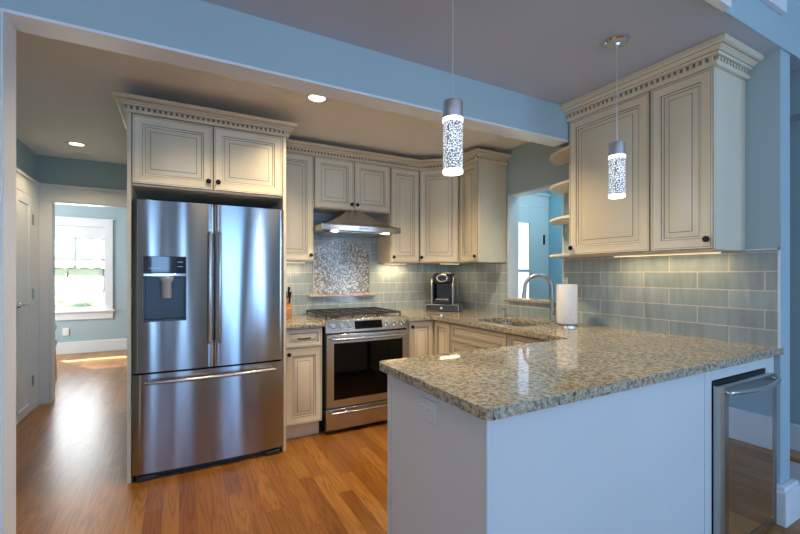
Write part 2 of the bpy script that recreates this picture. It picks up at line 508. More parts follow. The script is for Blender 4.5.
# ================================================================== setting
XR, YB, ZC, ZF = 2.77, 3.82, 2.482, 3.25
YBM0, YBM1, ZBM = 1.945, 2.070, 2.236
struct(B(-3.2, 4.1, -4.2, 8.6, -0.12, 0).build('floor', 'floor'))
struct(B(-3.2, 4.1, YBM1, 8.6, ZC, ZC + 0.12).build('ceiling', 'ceil'))
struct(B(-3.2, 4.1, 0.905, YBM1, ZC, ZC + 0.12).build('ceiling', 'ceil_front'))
struct(B(-3.2, 4.1, -4.2, 0.905, ZF, ZF + 0.12).build('ceiling', 'ceil'))
struct(B(-3.2, 4.1, 0.895, 0.905, ZC, ZF + 0.12).build('wall_upper', 'wall'))
# right wall with the pass-through opening
b = MB()
b.box(XR, 2.89, 0.905, 2.265, 0, ZC); b.box(XR, 2.89, 2.909, 3.94, 0, ZC)
b.box(XR, 2.89, 2.265, 2.909, 0, 1.045); b.box(XR, 2.89, 2.265, 2.909, 2.055, ZC)
struct(b.build('wall_right', 'wall'))
# white liner of the opening
b = MB()
b.box(2.765, 2.895, 2.897, 2.909, 1.07, 2.055); b.box(2.765, 2.895, 2.265, 2.277, 1.07, 2.055)
b.box(2.765, 2.895, 2.277, 2.897, 2.043, 2.055)
struct(b.build('trim_1', 'white'))
tag(B(2.735, 2.90, 2.255, 2.935, 1.045, 1.07).build('window_sill', 'sillwood', bevel=0.004),
    'tan stone sill of the pass-through opening behind the faucet', 'sill')
struct(B(-0.30, 2.89, YB, 3.94, 0, ZC).build('wall_back', 'wall'))
struct(B(-0.30, -0.20, 3.94, 5.231, 0, ZC).build('wall_partition', 'wall'))
# wall in line with the beam on the left and the beam
struct(B(-3.0, -0.57, YBM0, YBM1, 0, ZF).build('wall_left', 'wall'))
struct(B(-0.57, XR, YBM0, YBM1, ZBM + 0.012, ZC).build('trim_2', 'wall'))
b = MB(); b.box(-0.57, -0.552, YBM0 - 0.004, YBM1 + 0.004, 0, ZBM); b.box(-0.57, 2.42, YBM0 - 0.002, YBM1 + 0.002, ZBM, ZBM + 0.012)
b.box(-0.66, -0.557, YBM0 - 0.02, YBM0 - 0.0, 0, 2.24)
struct(b.build('trim_3', 'white'))
# hall
struct(B(-1.37, -1.24, YBM1, 5.35, 0, ZC).build('wall_hall_left', 'wall'))
b = MB(); b.box(-1.24, -1.138, 5.245, 5.35, 0, ZC); b.box(-1.138, 0.0, 5.245, 5.35, 2.045, ZC); b.box(0.0, 2.89, 5.245, 5.35, 0, ZC)
struct(b.build('wall_hall_end', 'wall'))
b = MB()   # cased opening
b.box(-1.222, -1.138, 5.228, 5.245, 0, 2.05); b.box(-1.222, 0.1, 5.226, 5.245, 2.03, 2.17)
b.box(-1.222, 0.1, 5.215, 5.245, 2.17, 2.20); b.box(-1.15, -1.125, 5.235, 5.36, 0, 2.03)
b.box(-1.138, 0.0, 5.235, 5.36, 2.02, 2.045)
struct(b.build('trim_4', 'white', bevel=0.002))
b = MB()   # closet door casing with header
b.box(-1.24, -1.222, 5.02, 5.245, 0, 2.03); b.box(-1.24, -1.222, 4.44, 4.55, 0, 2.03)
b.box(-1.24, -1.22, 4.42, 5.245, 2.03, 2.17); b.box(-1.24, -1.208, 4.40, 5.245, 2.17, 2.20)
struct(b.build('trim_5', 'white', bevel=0.002))
# closet door: local frame facing +X
dr = struct(bpy.data.objects.new('door_1', None)); col.objects.link(dr)
dr.location = (-1.232, 4.555, 0.01); dr.rotation_euler = (0, 0, PI / 2)
MB().rings(0.46, 2.015, [(0, 0.01, 0), (0, -0.012, 0), (0.085, -0.012, 0), (0.092, -0.003, 0), (0.10, -0.003, 0)]).build('door_panel', 'white', dr)
for z in (0.28, 1.10, 1.80):
    B(0.452, 0.474, -0.022, -0.012, z - 0.05, z + 0.05).build('door_hinge', 'nickel', dr)
h = MB(); h.lathe([(0, -0.034), (0.022, -0.034), (0.027, -0.028), (0.027, -0.012), (0, -0.012)], (0.065, 0, 1.02), 'y', 18)
h.tube([(0.065, -0.03, 1.02), (0.065, -0.058, 1.02), (0.10, -0.062, 1.02), (0.17, -0.06, 1.015)], 0.008)
h.build('door_handle', 'chrome', dr)
# far room
struct(B(-3.12, -3.0, 5.35, 8.47, 0, ZC).build('wall_far_left', 'wall'))
struct(B(1.5, 1.62, 5.35, 8.47, 0, ZC).build('wall_far_right', 'wall'))
struct(B(-3.0, -1.37, 5.245, 5.35, 0, ZC).build('wall_far_front', 'wall'))
WX0, WX1, WZ0, WZ1 = -1.975, -1.10, 0.70, 2.085
b = MB()
b.box(-3.0, WX0, 8.35, 8.47, 0, ZC); b.box(WX1, 1.5, 8.35, 8.47, 0, ZC)
b.box(WX0, WX1, 8.35, 8.47, 0, WZ0); b.box(WX0, WX1, 8.35, 8.47, WZ1, ZC)
struct(b.build('wall_far', 'wall'))
struct(B(-3.0, 1.5, 8.332, 8.35, 0, 0.19).build('baseboard_far', 'white', bevel=0.004))
win = struct(bpy.data.objects.new('window_1', None)); col.objects.link(win)
b = MB()
b.box(WX0 - 0.11, WX0, 8.325, 8.35, WZ0, WZ1); b.box(WX1, WX1 + 0.11, 8.325, 8.35, WZ0, WZ1)
b.box(WX0 - 0.11, WX1 + 0.11, 8.322, 8.35, WZ1, WZ1 + 0.12); b.box(WX0 - 0.13, WX1 + 0.13, 8.31, 8.35, WZ1 + 0.12, WZ1 + 0.14)
b.box(WX0 - 0.14, WX1 + 0.14, 8.29, 8.40, WZ0 - 0.03, WZ0); b.box(WX0 - 0.11, WX1 + 0.11, 8.328, 8.35, WZ0 - 0.15, WZ0 - 0.03)
b.build('window_casing', 'white', win, bevel=0.002)
b = MB()
xm = (WX0 + WX1) / 2
for (z0, z1, y) in ((WZ0, 1.42, 8.39), (1.38, WZ1, 8.42)):
    b.box(WX0, WX0 + 0.04, y, y + 0.03, z0, z1); b.box(WX1 - 0.04, WX1, y, y + 0.03, z0, z1)
    b.box(WX0 + 0.04, WX1 - 0.04, y, y + 0.03, z0, z0 + 0.045); b.box(WX0 + 0.04, WX1 - 0.04, y, y + 0.03, z1 - 0.045, z1)
b.box(xm - 0.014, xm + 0.014, 8.425, 8.445, 1.42, WZ1 - 0.04); b.box(WX0 + 0.04, WX1 - 0.04, 8.425, 8.445, 1.61, 1.635)
b.build('window_frame', 'white', win)
B(WX0 + 0.03, WX1 - 0.03, 8.434, 8.438, WZ0 + 0.03, WZ1 - 0.03).build('window_pane', 'pane', win)
# shade: sheer fabric with scalloped hem
b = MB(); n = 40; prev = None
for i in range(n + 1):
    u = i / n; x = WX0 + 0.01 + u * (WX1 - WX0 - 0.02)
    zb = 0.93 + 0.10 * abs(math.cos(u * PI)) - 0.015 * math.sin(u * 9)
    y = 8.365 + 0.006 * math.sin(u * 30)
    cur = [b.bm.verts.new((x, y + 0.012 * math.sin(k * 1.7), WZ1 - 0.005 + (zb - WZ1) * k / 8)) for k in range(9)]
    if prev:
        for k in range(8):
            f_ = b.bm.faces.new((prev[k], cur[k], cur[k + 1], prev[k + 1])); f_.smooth = True
    prev = cur
sh = thing('window_shade', 'sheer white roman shade with scalloped hem in the hall window', 'shade', (0, 0, 0))
so = b.build('shade_cloth', 'shade', sh)
s_ = so.modifiers.new('solid', 'SOLIDIFY'); s_.thickness = 0.002
B(WX0 + 0.005, WX1 - 0.005, 8.355, 8.385, WZ1 - 0.19, WZ1 - 0.003).build('valance', 'white', sh)
b = MB(); b.lathe([(0, 0.06), (0.012, 0.05), (0.016, 0.03), (0.008, 0.012), (0.022, 0.0), (0.018, -0.06), (0, -0.065)], (-1.60, 8.35, 1.31), 'z', 12)
b.build('tassel', 'nickel', sh)
tag(B(-1.655, -1.575, 8.338, 8.35, 0.30, 0.42).build('wall_outlet', 'plastic_w', bevel=0.004),
    'white outlet plate on the hall wall below the window', 'outlet')
# chair glimpse past the casing
ch = thing('side_chair', 'blue draped side chair mostly hidden behind the hall opening casing', 'chair', (-1.60, 6.50, 0), 0.2)
MB().box(-0.25, 0.25, -0.24, 0.24, 0.42, 0.50).build('seat', 'fabric', ch, bevel=0.02)
MB().prism([(-0.25, 0.46), (0.20, 0.46), (0.25, 0.62), (0.12, 0.80), (-0.10, 0.95), (-0.25, 0.97)], 0.20, 0.25, plane='xz').build('backrest', 'fabric', ch, bevel=0.015)
for sx_ in (-0.21, 0.21):
    for sy_ in (-0.2, 0.2):
        MB().tube([(sx_, sy_, 0.42), (sx_ * 1.12, sy_ * 1.12, 0.0)], [0.022, 0.014]).build('leg', 'wicker', ch)
# entry beyond the pass-through
struct(B(2.89, 3.9, 3.3, 3.42, 2.07, ZC).box(3.655, 3.9, 3.3, 3.42, 0, 2.07).build('wall_entry', 'entry'))
struct(B(3.76, 3.88, 2.0, 3.3, 0, ZC).build('wall_entry_right', 'entry'))
struct(B(2.89, 3.9, 1.90, 2.0, 0, ZC).build('wall_entry_front', 'entry'))
b = MB(); b.box(3.655, 3.752, 3.28, 3.3, 0, 2.06); b.box(2.89, 3.755, 3.276, 3.3, 2.06, 2.19); b.box(2.89, 3.759, 3.262, 3.3, 2.19, 2.225)
struct(b.build('trim_6', 'white', bevel=0.002))
dr = struct(bpy.data.objects.new('door_2', None)); col.objects.link(dr); dr.location = (2.90, 3.292, 0.01)
b = MB()   # stile-and-rail glazed door
b.box(0, 0.19, -0.02, 0.0, 0, 2.045); b.box(0.545, 0.752, -0.02, 0.0, 0, 2.045)
b.box(0.19, 0.545, -0.02, 0.0, 0, 0.80); b.box(0.19, 0.545, -0.02, 0.0, 1.86, 2.045)
b.box(0.19, 0.545, -0.018, 0.0, 1.31, 1.34)
b.build('door_panel', 'white', dr, bevel=0.003)
MB().box(0.19, 0.545, -0.009, -0.004, 0.80, 1.86).build('door_pane', 'sky_pane' if 'sky_pane' in M else 'pane', dr)
for z in (0.25, 1.68):
    B(0.752, 0.768, -0.034, -0.02, z - 0.055, z + 0.055).build('door_hinge', 'bronze', dr)
# step and alcove at the right edge
struct(B(3.30, 4.0, 0.70, 1.9, 0, ZF).build('wall_alcove', 'wall'))
struct(B(3.15, 3.30, 0.905, 1.9, 2.23, ZC).build('trim_7', 'wall'))
st = thing('stair_step', 'white stair step with a wood tread beyond the wall end at far right', 'step', (3.15, 0.72, 0))
B(0.02, 0.15, 0.0, 1.18, 0, 0.20).build('riser', 'white', st)
B(0.0, 0.15, 0.0, 1.18, 0.20, 0.228).build('tread', 'tread', st, bevel=0.008)
struct(B(3.282, 3.30, 0.72, 1.9, 0.228, 0.385).build('baseboard_alcove', 'white', bevel=0.004))
# living room shell behind the camera
b = MB(); b.box(3.85, 4.0, -4.1, -3.2, 0, ZF); b.box(3.85, 4.0, -1.6, 0.70, 0, ZF); b.box(3.85, 4.0, -3.2, -1.6, 0, 0.7); b.box(3.85, 4.0, -3.2, -1.6, 2.3, ZF)
struct(b.build('wall_east', 'wall'))
b = MB(); b.box(3.83, 3.87, -3.3, -3.16, 0.65, 2.4); b.box(3.83, 3.87, -1.64, -1.5, 0.65, 2.4); b.box(3.83, 3.87, -3.16, -1.64, 2.26, 2.4); b.box(3.83, 3.87, -3.16, -1.64, 0.65, 0.74)
struct(b.build('window_6', 'white'))
struct(B(3.832, 3.85, -4.0, 0.68, 0, 0.24).build('baseboard_east', 'white', bevel=0.004))
b = MB()
xs = [-3.12] + [q for ab in REAR_WINDOWS for q in ab] + [4.0]
for i in range(0, len(xs), 2):
    b.box(xs[i], xs[i + 1], -4.12, -4.0, 0, ZF)
for a, c in REAR_WINDOWS:
    b.box(a, c, -4.12, -4.0, 0, 0.12); b.box(a, c, -4.12, -4.0, 2.35, ZF)
struct(b.build('wall_rear', 'wall'))
for i, (a, c) in enumerate(REAR_WINDOWS):
    b = MB()
    b.box(a - 0.1, a + 0.04, -4.02, -3.93, 0.1, 2.40); b.box(c - 0.04, c + 0.1, -4.02, -3.93, 0.1, 2.40)
    b.box(a + 0.04, c - 0.04, -4.02, -3.93, 2.30, 2.40); b.box(a + 0.04, c - 0.04, -4.02, -3.93, 0.1, 0.2)
    b.box(a + 0.04, c - 0.04, -3.95, -3.93, 1.30, 1.34)
    mcount = 1
    for k in range(1, mcount):
        xk = a + (c - a) * k / mcount
        b.box(xk - 0.05, xk + 0.05, -3.955, -3.93, 0.34, 2.30)
    struct(b.build('window_%d' % (i + 2), 'white'))
b = MB(); b.box(-3.12, -3.0, -4.12, -2.0, 0, ZF); b.box(-3.12, -3.0, 0.8, YBM1, 0, ZF); b.box(-3.12, -3.0, -2.0, 0.8, 0, 0.7); b.box(-3.12, -3.0, -2.0, 0.8, 2.3, ZF)
struct(b.build('wall_west', 'wall'))
# wall end plinth
b = MB(); b.box(2.72, 2.77, 0.865, 0.93, 0, 0.175); b.box(2.77, 2.92, 0.865, 0.905, 0, 0.175)
b.box(2.89, 2.92, 0.905, 1.85, 0, 0.175); b.box(2.735, 2.77, 0.875, 0.925, 0.175, 0.195); b.box(2.77, 2.91, 0.875, 0.905, 0.175, 0.195)
struct(b.build('baseboard_right', 'white', bevel=0.004))
# white trims high on the blue face
b = MB(); b.box(1.70, 2.134, 0.86, 0.895, 2.470, 2.56); b.box(1.70, 2.15, 0.845, 0.895, 2.50, 2.53); b.box(1.70, 2.134, 0.86, 0.895, 2.56, 2.75)
struct(b.build('trim_8', 'white', bevel=0.003))
b = MB(); b.box(2.30, 2.744, 0.870, 0.895, 2.643, 2.73); b.box(2.66, 2.744, 0.870, 0.895, 2.73, 3.1); b.box(2.30, 2.66, 0.885, 0.895, 2.73, 3.1)
struct(b.build('trim_9', 'white', bevel=0.003))
# outside
struct(B(-25, 25, 8.7, 45, -0.62, -0.6).build('ground_lawn', 'grass'))
b = MB()
for i in range(70):
    x = random.uniform(-12, 5); r_ = random.uniform(0.5, 1.2)
    b.lathe([(0, r_ * 1.0), (r_ * .6, r_ * .75), (r_, 0.1), (r_ * .8, -0.6), (0, -0.6)], (x, 22 + random.uniform(0, 3), -0.9 + random.uniform(-.3, .4)), 'z', 9)
hd = b.build('hedge_row', 'leaf'); tag(hd, 'distant green hedge seen through the hall window', 'hedge'); hd['kind'] = 'stuff'

# ================================================================== cabinets
def knob(parent, x, z, y=-0.021):
    b = MB(); b.lathe([(0, -0.028), (0.010, -0.028), (0.0165, -0.022), (0.0165, -0.016), (0.008, -0.010), (0.007, 0), (0, 0)], (0, 0, 0), 'y', 16)
    return b.build('knob', 'bronze', parent, loc=(x, y, z))

def pull(parent, x, z, y=-0.021, half=0.045):
    b = MB(); b.tube([(-half, 0, 0), (-half, -0.02, 0), (-half * .8, -0.028, 0), (0, -0.031, -0.002), (half * .8, -0.028, 0), (half, -0.02, 0), (half, 0, 0)], 0.0055)
    return b.build('handle', 'bronze', parent, loc=(x, y, z))

def raised(w, h, frame=0.058, small=False):
    k = min(1.0, min(w, h) / 0.30)
    f_ = frame * (k if not small else 0.55)
    s = max(0.55, k)
    return [(0, 0, 0), (0.0, -0.017, 1), (0.003, -0.021, 0), (0.011, -0.021, 1), (0.0135, -0.0195, 0), (f_ - 0.002, -0.0195, 1),
            (f_ + 0.001, -0.0150, 0), (f_ + 0.010 * s, -0.0125, 1), (f_ + 0.0135 * s, -0.0095, 0), (f_ + 0.018 * s, -0.0095, 0),
            (f_ + 0.040 * s, -0.0175, 1), (f_ + 0.0435 * s, -0.0190, 0)]

def door(parent, x, z, w, h, kn=None, hd=None, name='door', small=False, label=None):
    o = MB().rings(w, h, raised(w, h, small=small)).build(name, ['cream', 'glaze'], parent, loc=(x, 0, z))
    if kn: knob(o, kn[0], kn[1])
    if hd: pull(o, hd[0], hd[1])
    if label: o['label'] = label
    return o

G = 0.0035
# ---- fridge surround
FX0, FX1 = -0.285, 0.687
fc = thing('fridge_surround_cabinet', 'tall cream cabinet with two doors framing the refrigerator', 'cabinet', (FX0, 3.02, 0))
W = FX1 - FX0
B(0, 0.022, -0.02, 0.797, 0, 2.36).build('side_panel', 'cream', fc, bevel=0.001)
B(W - 0.022, W, -0.02, 0.797, 0, 2.36).build('side_panel', 'cream', fc, bevel=0.001)
B(0.022, W - 0.022, 0.0, 0.797, 1.855, 2.36).build('body', ['cream'], fc)
dw = (W - 0.044 - 3 * G) / 2
door(fc, 0.022 + G, 1.865, dw, 2.298 - 1.865, kn=(dw - 0.028, 0.055))
door(fc, 0.022 + 2 * G + dw, 1.865, dw, 2.298 - 1.865, kn=(0.028, 0.055))
# ---- back wall uppers (door faces at y=3.50)
def upper(label, x0, x1, z0, z1, doors, loc=None, rot=0, depth=0.297, name='upper_cabinet', crownz=2.42):
    t = thing(name, label, 'cabinet', loc if loc else (x0, 3.52, 0), rot)
    w_ = x1 - x0
    b = MB(); b.box(0.001, w_ - 0.001, 0, depth, z0, z1 + 0.03)
    b.build('body', 'cream', t)
    n = len(doors); dw_ = (w_ - (n + 1) * G) / n
    for i, kx in enumerate(doors):
        d = door(t, G + i * (dw_ + G), z0 + G, dw_, z1 - z0 - G, kn=((0.026 if kx < 0 else dw_ - 0.026), 0.05) if kx else None)
    return t
ZU0, ZU1 = 1.412, 2.345
upper('narrow cream wall cabinet between the refrigerator cabinet and the range hood', 0.689, 1.044, ZU0, ZU1, [1])
upper('short two-door cream wall cabinet directly above the range hood', 1.045, 1.806, 1.888, ZU1, [1, -1])
upper('narrow cream wall cabinet right of the range hood', 1.807, 2.137, ZU0, ZU1, [-1])
# diagonal corner
t = thing('corner_wall_cabinet', 'cream diagonal corner wall cabinet above the coffee maker', 'cabinet', (2.139, 3.50, 0), -PI / 4)
LD = math.hypot(0.281, 0.281)
def to_local(px, py):
    dx, dy = px - 2.139, py - 3.50
    c_, s_ = math.cos(PI / 4), math.sin(PI / 4)
    return (dx * c_ - dy * s_, dx * s_ + dy * c_)
poly = [to_local(*p) for p in ((2.139 + 0.0141, 3.50 + 0.0141), (2.42 + 0.0141, 3.219 + 0.0141), (2.767, 3.233), (2.767, 3.817), (2.153, 3.817))]
MB().prism(poly, ZU0, ZU1 + 0.03).build('body', 'cream', t)
door(t, 0.004, ZU0 + G, LD - 0.008, ZU1 - ZU0 - G, kn=(0.026, 0.05))
# right wall, end cabinet
upper('slim cream wall cabinet with a plain end panel beside the pass-through', 0, 0.285, ZU0, ZU1, [1], loc=(2.44, 3.216, 0), rot=-PI / 2, depth=0.327)
# right wall, by the peninsula
ZR0, ZR1 = 1.428, 2.372
upper('wide cream wall cabinet over the peninsula beside the open shelves', 0, 0.564, ZR0, ZR1, [-1], loc=(2.44, 1.940, 0), rot=-PI / 2, depth=0.327)
upper('narrow cream wall cabinet at the near end over the peninsula', 0, 0.323, ZR0, ZR1, [1], loc=(2.44, 1.375, 0), rot=-PI / 2, depth=0.327)

# ---- crown mouldings
def crown(label, path, z0, height=0.108, out=0.085, side=1, capz=None):
    t = thing('crown_moulding', label, 'moulding', (path[0][0], path[0][1], z0), group=None)
    k = height / 0.108; q = out / 0.085
    prof = [(-0.004, 0.0), (0.018, 0.0), (0.022, 0.004), (0.022, 0.022), (0.008, 0.0225), (0.008, 0.048), (0.030, 0.0485), (0.034, 0.052), (0.036, 0.060), (0.039, 0.062),
            (0.046, 0.066), (0.058, 0.074), (0.064, 0.077), (0.066, 0.0795), (0.078, 0.081), (0.085, 0.086), (0.085, 0.108), (-0.004, 0.108)]
    gl = {4, 8, 12}
    prof = [(a * q, c * k) for a, c in prof]
    P_ = [Vector((x - path[0][0], y - path[0][1])) for x, y in path]
    def offs(d):
        res = []
        for i, p in enumerate(P_):
            ns = []
            if i > 0: e_ = (p - P_[i - 1]).normalized(); ns.append(Vector((e_.y, -e_.x)) * side)
            if i < len(P_) - 1: e_ = (P_[i + 1] - p).normalized(); ns.append(Vector((e_.y, -e_.x)) * side)
            n_ = sum(ns, Vector((0, 0))).normalized()
            res.append(p + n_ * (d / n_.dot(ns[0])))
        return res
    b = MB(); rows = []
    for a, z in prof:
        rows.append([b.bm.verts.new((v_.x, v_.y, z)) for v_ in offs(a)])
    for i in range(len(rows)):
        A, C = rows[i], rows[(i + 1) % len(rows)]
        for j in range(len(P_) - 1):
            f_ = b.bm.faces.new((A[j], A[j + 1], C[j + 1], C[j])); f_.material_index = 1 if i in gl else 0
    b.bm.faces.new([r_[0] for r_ in rows]); b.bm.faces.new([r_[-1] for r_ in rows][::-1])
    b.build('moulding_body', ['cream', 'glaze'], t)
    d = MB(); p1 = offs(0.008 * q); p2 = offs(0.021 * q)
    for j in range(len(P_) - 1):
        e_ = (p1[j + 1] - p1[j]); ln = e_.length; e_.normalize(); n_ = Vector((e_.y, -e_.x)) * side
        m_ = int(ln / 0.030)
        for i in range(m_):
            c_ = p1[j] + e_ * ((i + 0.5) * ln / m_)
            q0, q1 = c_ - e_ * 0.0075, c_ + e_ * 0.0075
            d.prism([(q0.x, q0.y), (q1.x, q1.y), (q1.x + n_.x * 0.013, q1.y + n_.y * 0.013), (q0.x + n_.x * 0.013, q0.y + n_.y * 0.013)], 0.0225 * k, 0.046 * k)
    d.build('dentil_strip', 'cream', t)
    return t
crown('cream dentil crown moulding on top of the refrigerator cabinet', [(FX0, 3.60), (FX0, 3.0), (FX1, 3.0), (FX1, 3.40)], 2.300, 0.092, 0.066)
crown('long cream dentil crown moulding along the back and corner wall cabinets', [(0.689, 3.50), (2.139, 3.50), (2.42, 3.219), (2.42, 2.93), (2.765, 2.93)], ZU1, 0.090, 0.070)
crown('heavy cream dentil crown moulding above the peninsula wall cabinets', [(2.42, 1.941), (2.42, 1.052), (2.768, 1.052)], ZR1, 0.108, 0.080)

# ---- open shelves
shp = []
for k in range(17):
    a = PI / 2 * k / 16
    shp.append((-0.33 * math.sin(a), 0.37 * math.cos(a)))
shp = [(0, 0)] + shp
for z, nm in ((2.198, 'topmost quarter-round shelf under the beam beside the peninsula cabinet'), (1.955, 'second quarter-round shelf from the top by the pass-through'),
              (1.70, 'third quarter-round shelf from the top by the pass-through'), (1.428, 'lowest quarter-round shelf above the paper towels')):
    o = MB().prism(shp, 0, 0.02).build('corner_shelf', 'shelfwood', loc=(2.768, 1.942, z), bevel=0.004)
    tag(o, 'cream ' + nm, 'shelf', 'open corner shelves')
o = MB().lathe([(0, 0), (0.028, 0), (0.034, 0.09), (0.032, 0.09), (0.026, 0.006), (0, 0.006)], (0, 0, 0), 'z', 20).build('drinking_glass', 'clear', loc=(2.64, 2.06, 1.449))
tag(o, 'small clear glass on the lowest open corner shelf', 'glass')

# ---- base cabinets
def toe(b, x0, x1, y0, y1):
    b.box(x0, x1, y0, y1, 0, 0.115)
BF = 3.17
t = thing('base_cabinet', 'cream base cabinet with one drawer between refrigerator and range', 'cabinet', (0.70, BF, 0))
B(-0.011, 0.312, 0, 0.647, 0.115, 0.878).build('body', 'cream', t)
B(-0.011, 0.30, 0.045, 0.07, 0, 0.115).build('toe_kick', 'cream', t)
d = door(t, 0.010, 0.725, 0.298, 0.142, hd=(0.149, 0.071), name='drawer', small=True)
door(t, 0.010, 0.122, 0.298, 0.594, kn=(0.03, 0.555))
# corner base
t = thing('corner_base_cabinet', 'cream corner base cabinet with two hinged narrow doors right of the range', 'cabinet', (1.80, BF, 0))
MB().prism([(0, 0), (0.30, 0), (0.30, -0.273), (0.967, -0.273), (0.967, 0.647), (0, 0.647)], 0.115, 0.878).build('body', 'cream', t)
MB().prism([(0, 0.05), (0.35, 0.05), (0.35, -0.273), (0.37, -0.273), (0.37, 0.07), (0, 0.07)], 0, 0.115).build('toe_kick', 'cream', t)
door(t, 0.010, 0.122, 0.262, 0.745, kn=(0.03, 0.70))
o = MB().rings(0.25, 0.745, raised(0.25, 0.745)).build('door', ['cream', 'glaze'], t, loc=(0.30, -0.022, 0.122), rotz=-PI / 2)
# sink base
t = thing('sink_base_cabinet', 'cream sink base cabinet with false drawer fronts and two doors', 'cabinet', (2.10, 2.893, 0), -PI / 2)
b = MB(); b.box(0, 0.703, 0, 0.03, 0.115, 0.878); b.box(0, 0.703, 0.03, 0.667, 0.115, 0.62)
b.build('body', 'cream', t)
B(0, 0.703, 0.05, 0.07, 0, 0.115).build('toe_kick', 'cream', t)
door(t, 0.006, 0.722, 0.69, 0.145, name='drawer_front', small=True)
door(t, 0.006, 0.122, 0.343, 0.592, kn=(0.313, 0.55)); door(t, 0.353, 0.122, 0.343, 0.592, kn=(0.03, 0.55))
t = thing('base_cabinet', 'cream base cabinet between the sink base and the peninsula', 'cabinet', (2.10, 2.188, 0), -PI / 2)
b = MB(); b.box(0, 0.54, 0, 0.04, 0.115, 0.878); b.box(0, 0.54, 0.04, 0.667, 0.115, 0.62); b.box(0.06, 0.54, 0.04, 0.667, 0.62, 0.878)
b.build('body', 'cream', t)
B(0, 0.54, 0.05, 0.07, 0, 0.115).build('toe_kick', 'cream', t)
door(t, 0.006, 0.722, 0.52, 0.145, name='drawer', small=True, hd=(0.26, 0.07)); door(t, 0.006, 0.122, 0.52, 0.592, kn=(0.03, 0.55))

# ---- peninsula
t = thing('peninsula_cabinet', 'white peninsula base with plain panels under the granite counter', 'cabinet', (0.80, 0.93, 0))
B(0.018, 1.27, 0.018, 0.63, 0.10, 0.878).build('body', 'panel', t)
b = MB(); b.box(0, 0.018, 0.018, 0.645, 0, 0.878); b.box(-0.003, 0.0, 0.612, 0.645, 0, 0.878)
b.build('end_panel', 'panel', t, bevel=0.0015)
b = MB(); b.box(0, 1.255, 0, 0.018, 0, 0.878); b.box(0, 0.012, -0.003, 0.0, 0, 0.878)
b.build('back_panel', 'panel', t, bevel=0.0015)
b = MB(); b.box(1.259, 1.318, 0, 0.018, 0, 0.878); b.box(1.318, 1.872, 0, 0.018, 0.815, 0.878); b.box(1.872, 1.967, 0, 0.018, 0.0, 0.878)
b.build('cooler_surround', 'panel', t, bevel=0.0015)
B(1.86, 1.967, 0.018, 0.65, 0, 0.878).build('filler', 'panel', t)
o = thing('power_outlet', 'white horizontal outlet plate on the left end of the peninsula', 'outlet', (0.797, 1.25, 0.805))
B(-0.006, 0.003, -0.058, 0.058, -0.038, 0.038).build('cover_plate', 'panel', o, bevel=0.002)
for s in (-1, 1):
    r_ = MB(); r_.box(-0.009, -0.006, s * 0.024 - 0.016, s * 0.024 + 0.016, -0.014, 0.014)
    rr = r_.build('receptacle', 'panel', o, bevel=0.003)
    B(-0.0095, -0.009, s * 0.024 - 0.006, s * 0.024 + 0.006, 0.004, 0.006).build('slot', 'glaze', rr)

# ---- countertops
def slab(name, outer, z0, z1, holes=(), bev=0.012):
    bm = bmesh.new()
    loops = [[Vector((x, y, 0)) for x, y in outer]] + [[Vector((x, y, 0)) for x, y in h_] for h_ in holes]
    flat = [v_ for l_ in loops for v_ in l_]
    tris = geometry.tessellate_polygon(loops)
    lo = [bm.verts.new((v_.x, v_.y, z0)) for v_ in flat]; hi = [bm.verts.new((v_.x, v_.y, z1)) for v_ in flat]
    for a, c, d_ in tris:
        bm.faces.new((hi[a], hi[c], hi[d_])); bm.faces.new((lo[d_], lo[c], lo[a]))
    i0 = 0
    for l_ in loops:
        n_ = len(l_)
        for k in range(n_):
            a, c = i0 + k, i0 + (k + 1) % n_
            bm.faces.new((lo[a], lo[c], hi[c], hi[a]))
        i0 += n_
    b = MB(); b.bm.free(); b.bm = bm
    return b.build(name, 'granite', bevel=bev, seg=3)
def rounded(pts, r):
    out = []
    n_ = len(pts)
    for i, p in enumerate(pts):
        rr = r[i] if isinstance(r, (list, tuple)) else r
        p = Vector(p)
        if rr <= 0: out.append(tuple(p)); continue
        a = (Vector(pts[i - 1]) - p).normalized(); c = (Vector(pts[(i + 1) % n_]) - p).normalized()
        for k in range(6):
            t_ = k / 5
            q = p + a * rr * (1 - t_) ** 2 + c * rr * t_ ** 2
            out.append(tuple(q))
    return out
SX0, SX1, SY0, SY1 = 2.17, 2.575, 2.15, 2.70
hole = rounded([(SX0, SY0), (SX1, SY0), (SX1, SY1), (SX0, SY1)], 0.13)
outer = rounded([(1.80, 3.818), (1.80, 3.12), (2.05, 3.12), (2.05, 1.628), (0.768, 1.618), (0.768, 0.89), (2.768, 0.89), (2.768, 3.818)],
                [0, 0, 0.02, 0.02, 0.035, 0.03, 0, 0])
ct = slab('countertop', outer, 0.8785, 0.914, [hole], 0.009)
tag(ct, 'long speckled beige granite countertop wrapping the sink run and peninsula', 'countertop')
ct2 = slab('countertop', [(0.689, 3.818), (0.689, 3.12), (1.022, 3.12), (1.022, 3.818)], 0.8785, 0.914, (), 0.009)
tag(ct2, 'short granite countertop between refrigerator and range', 'countertop')

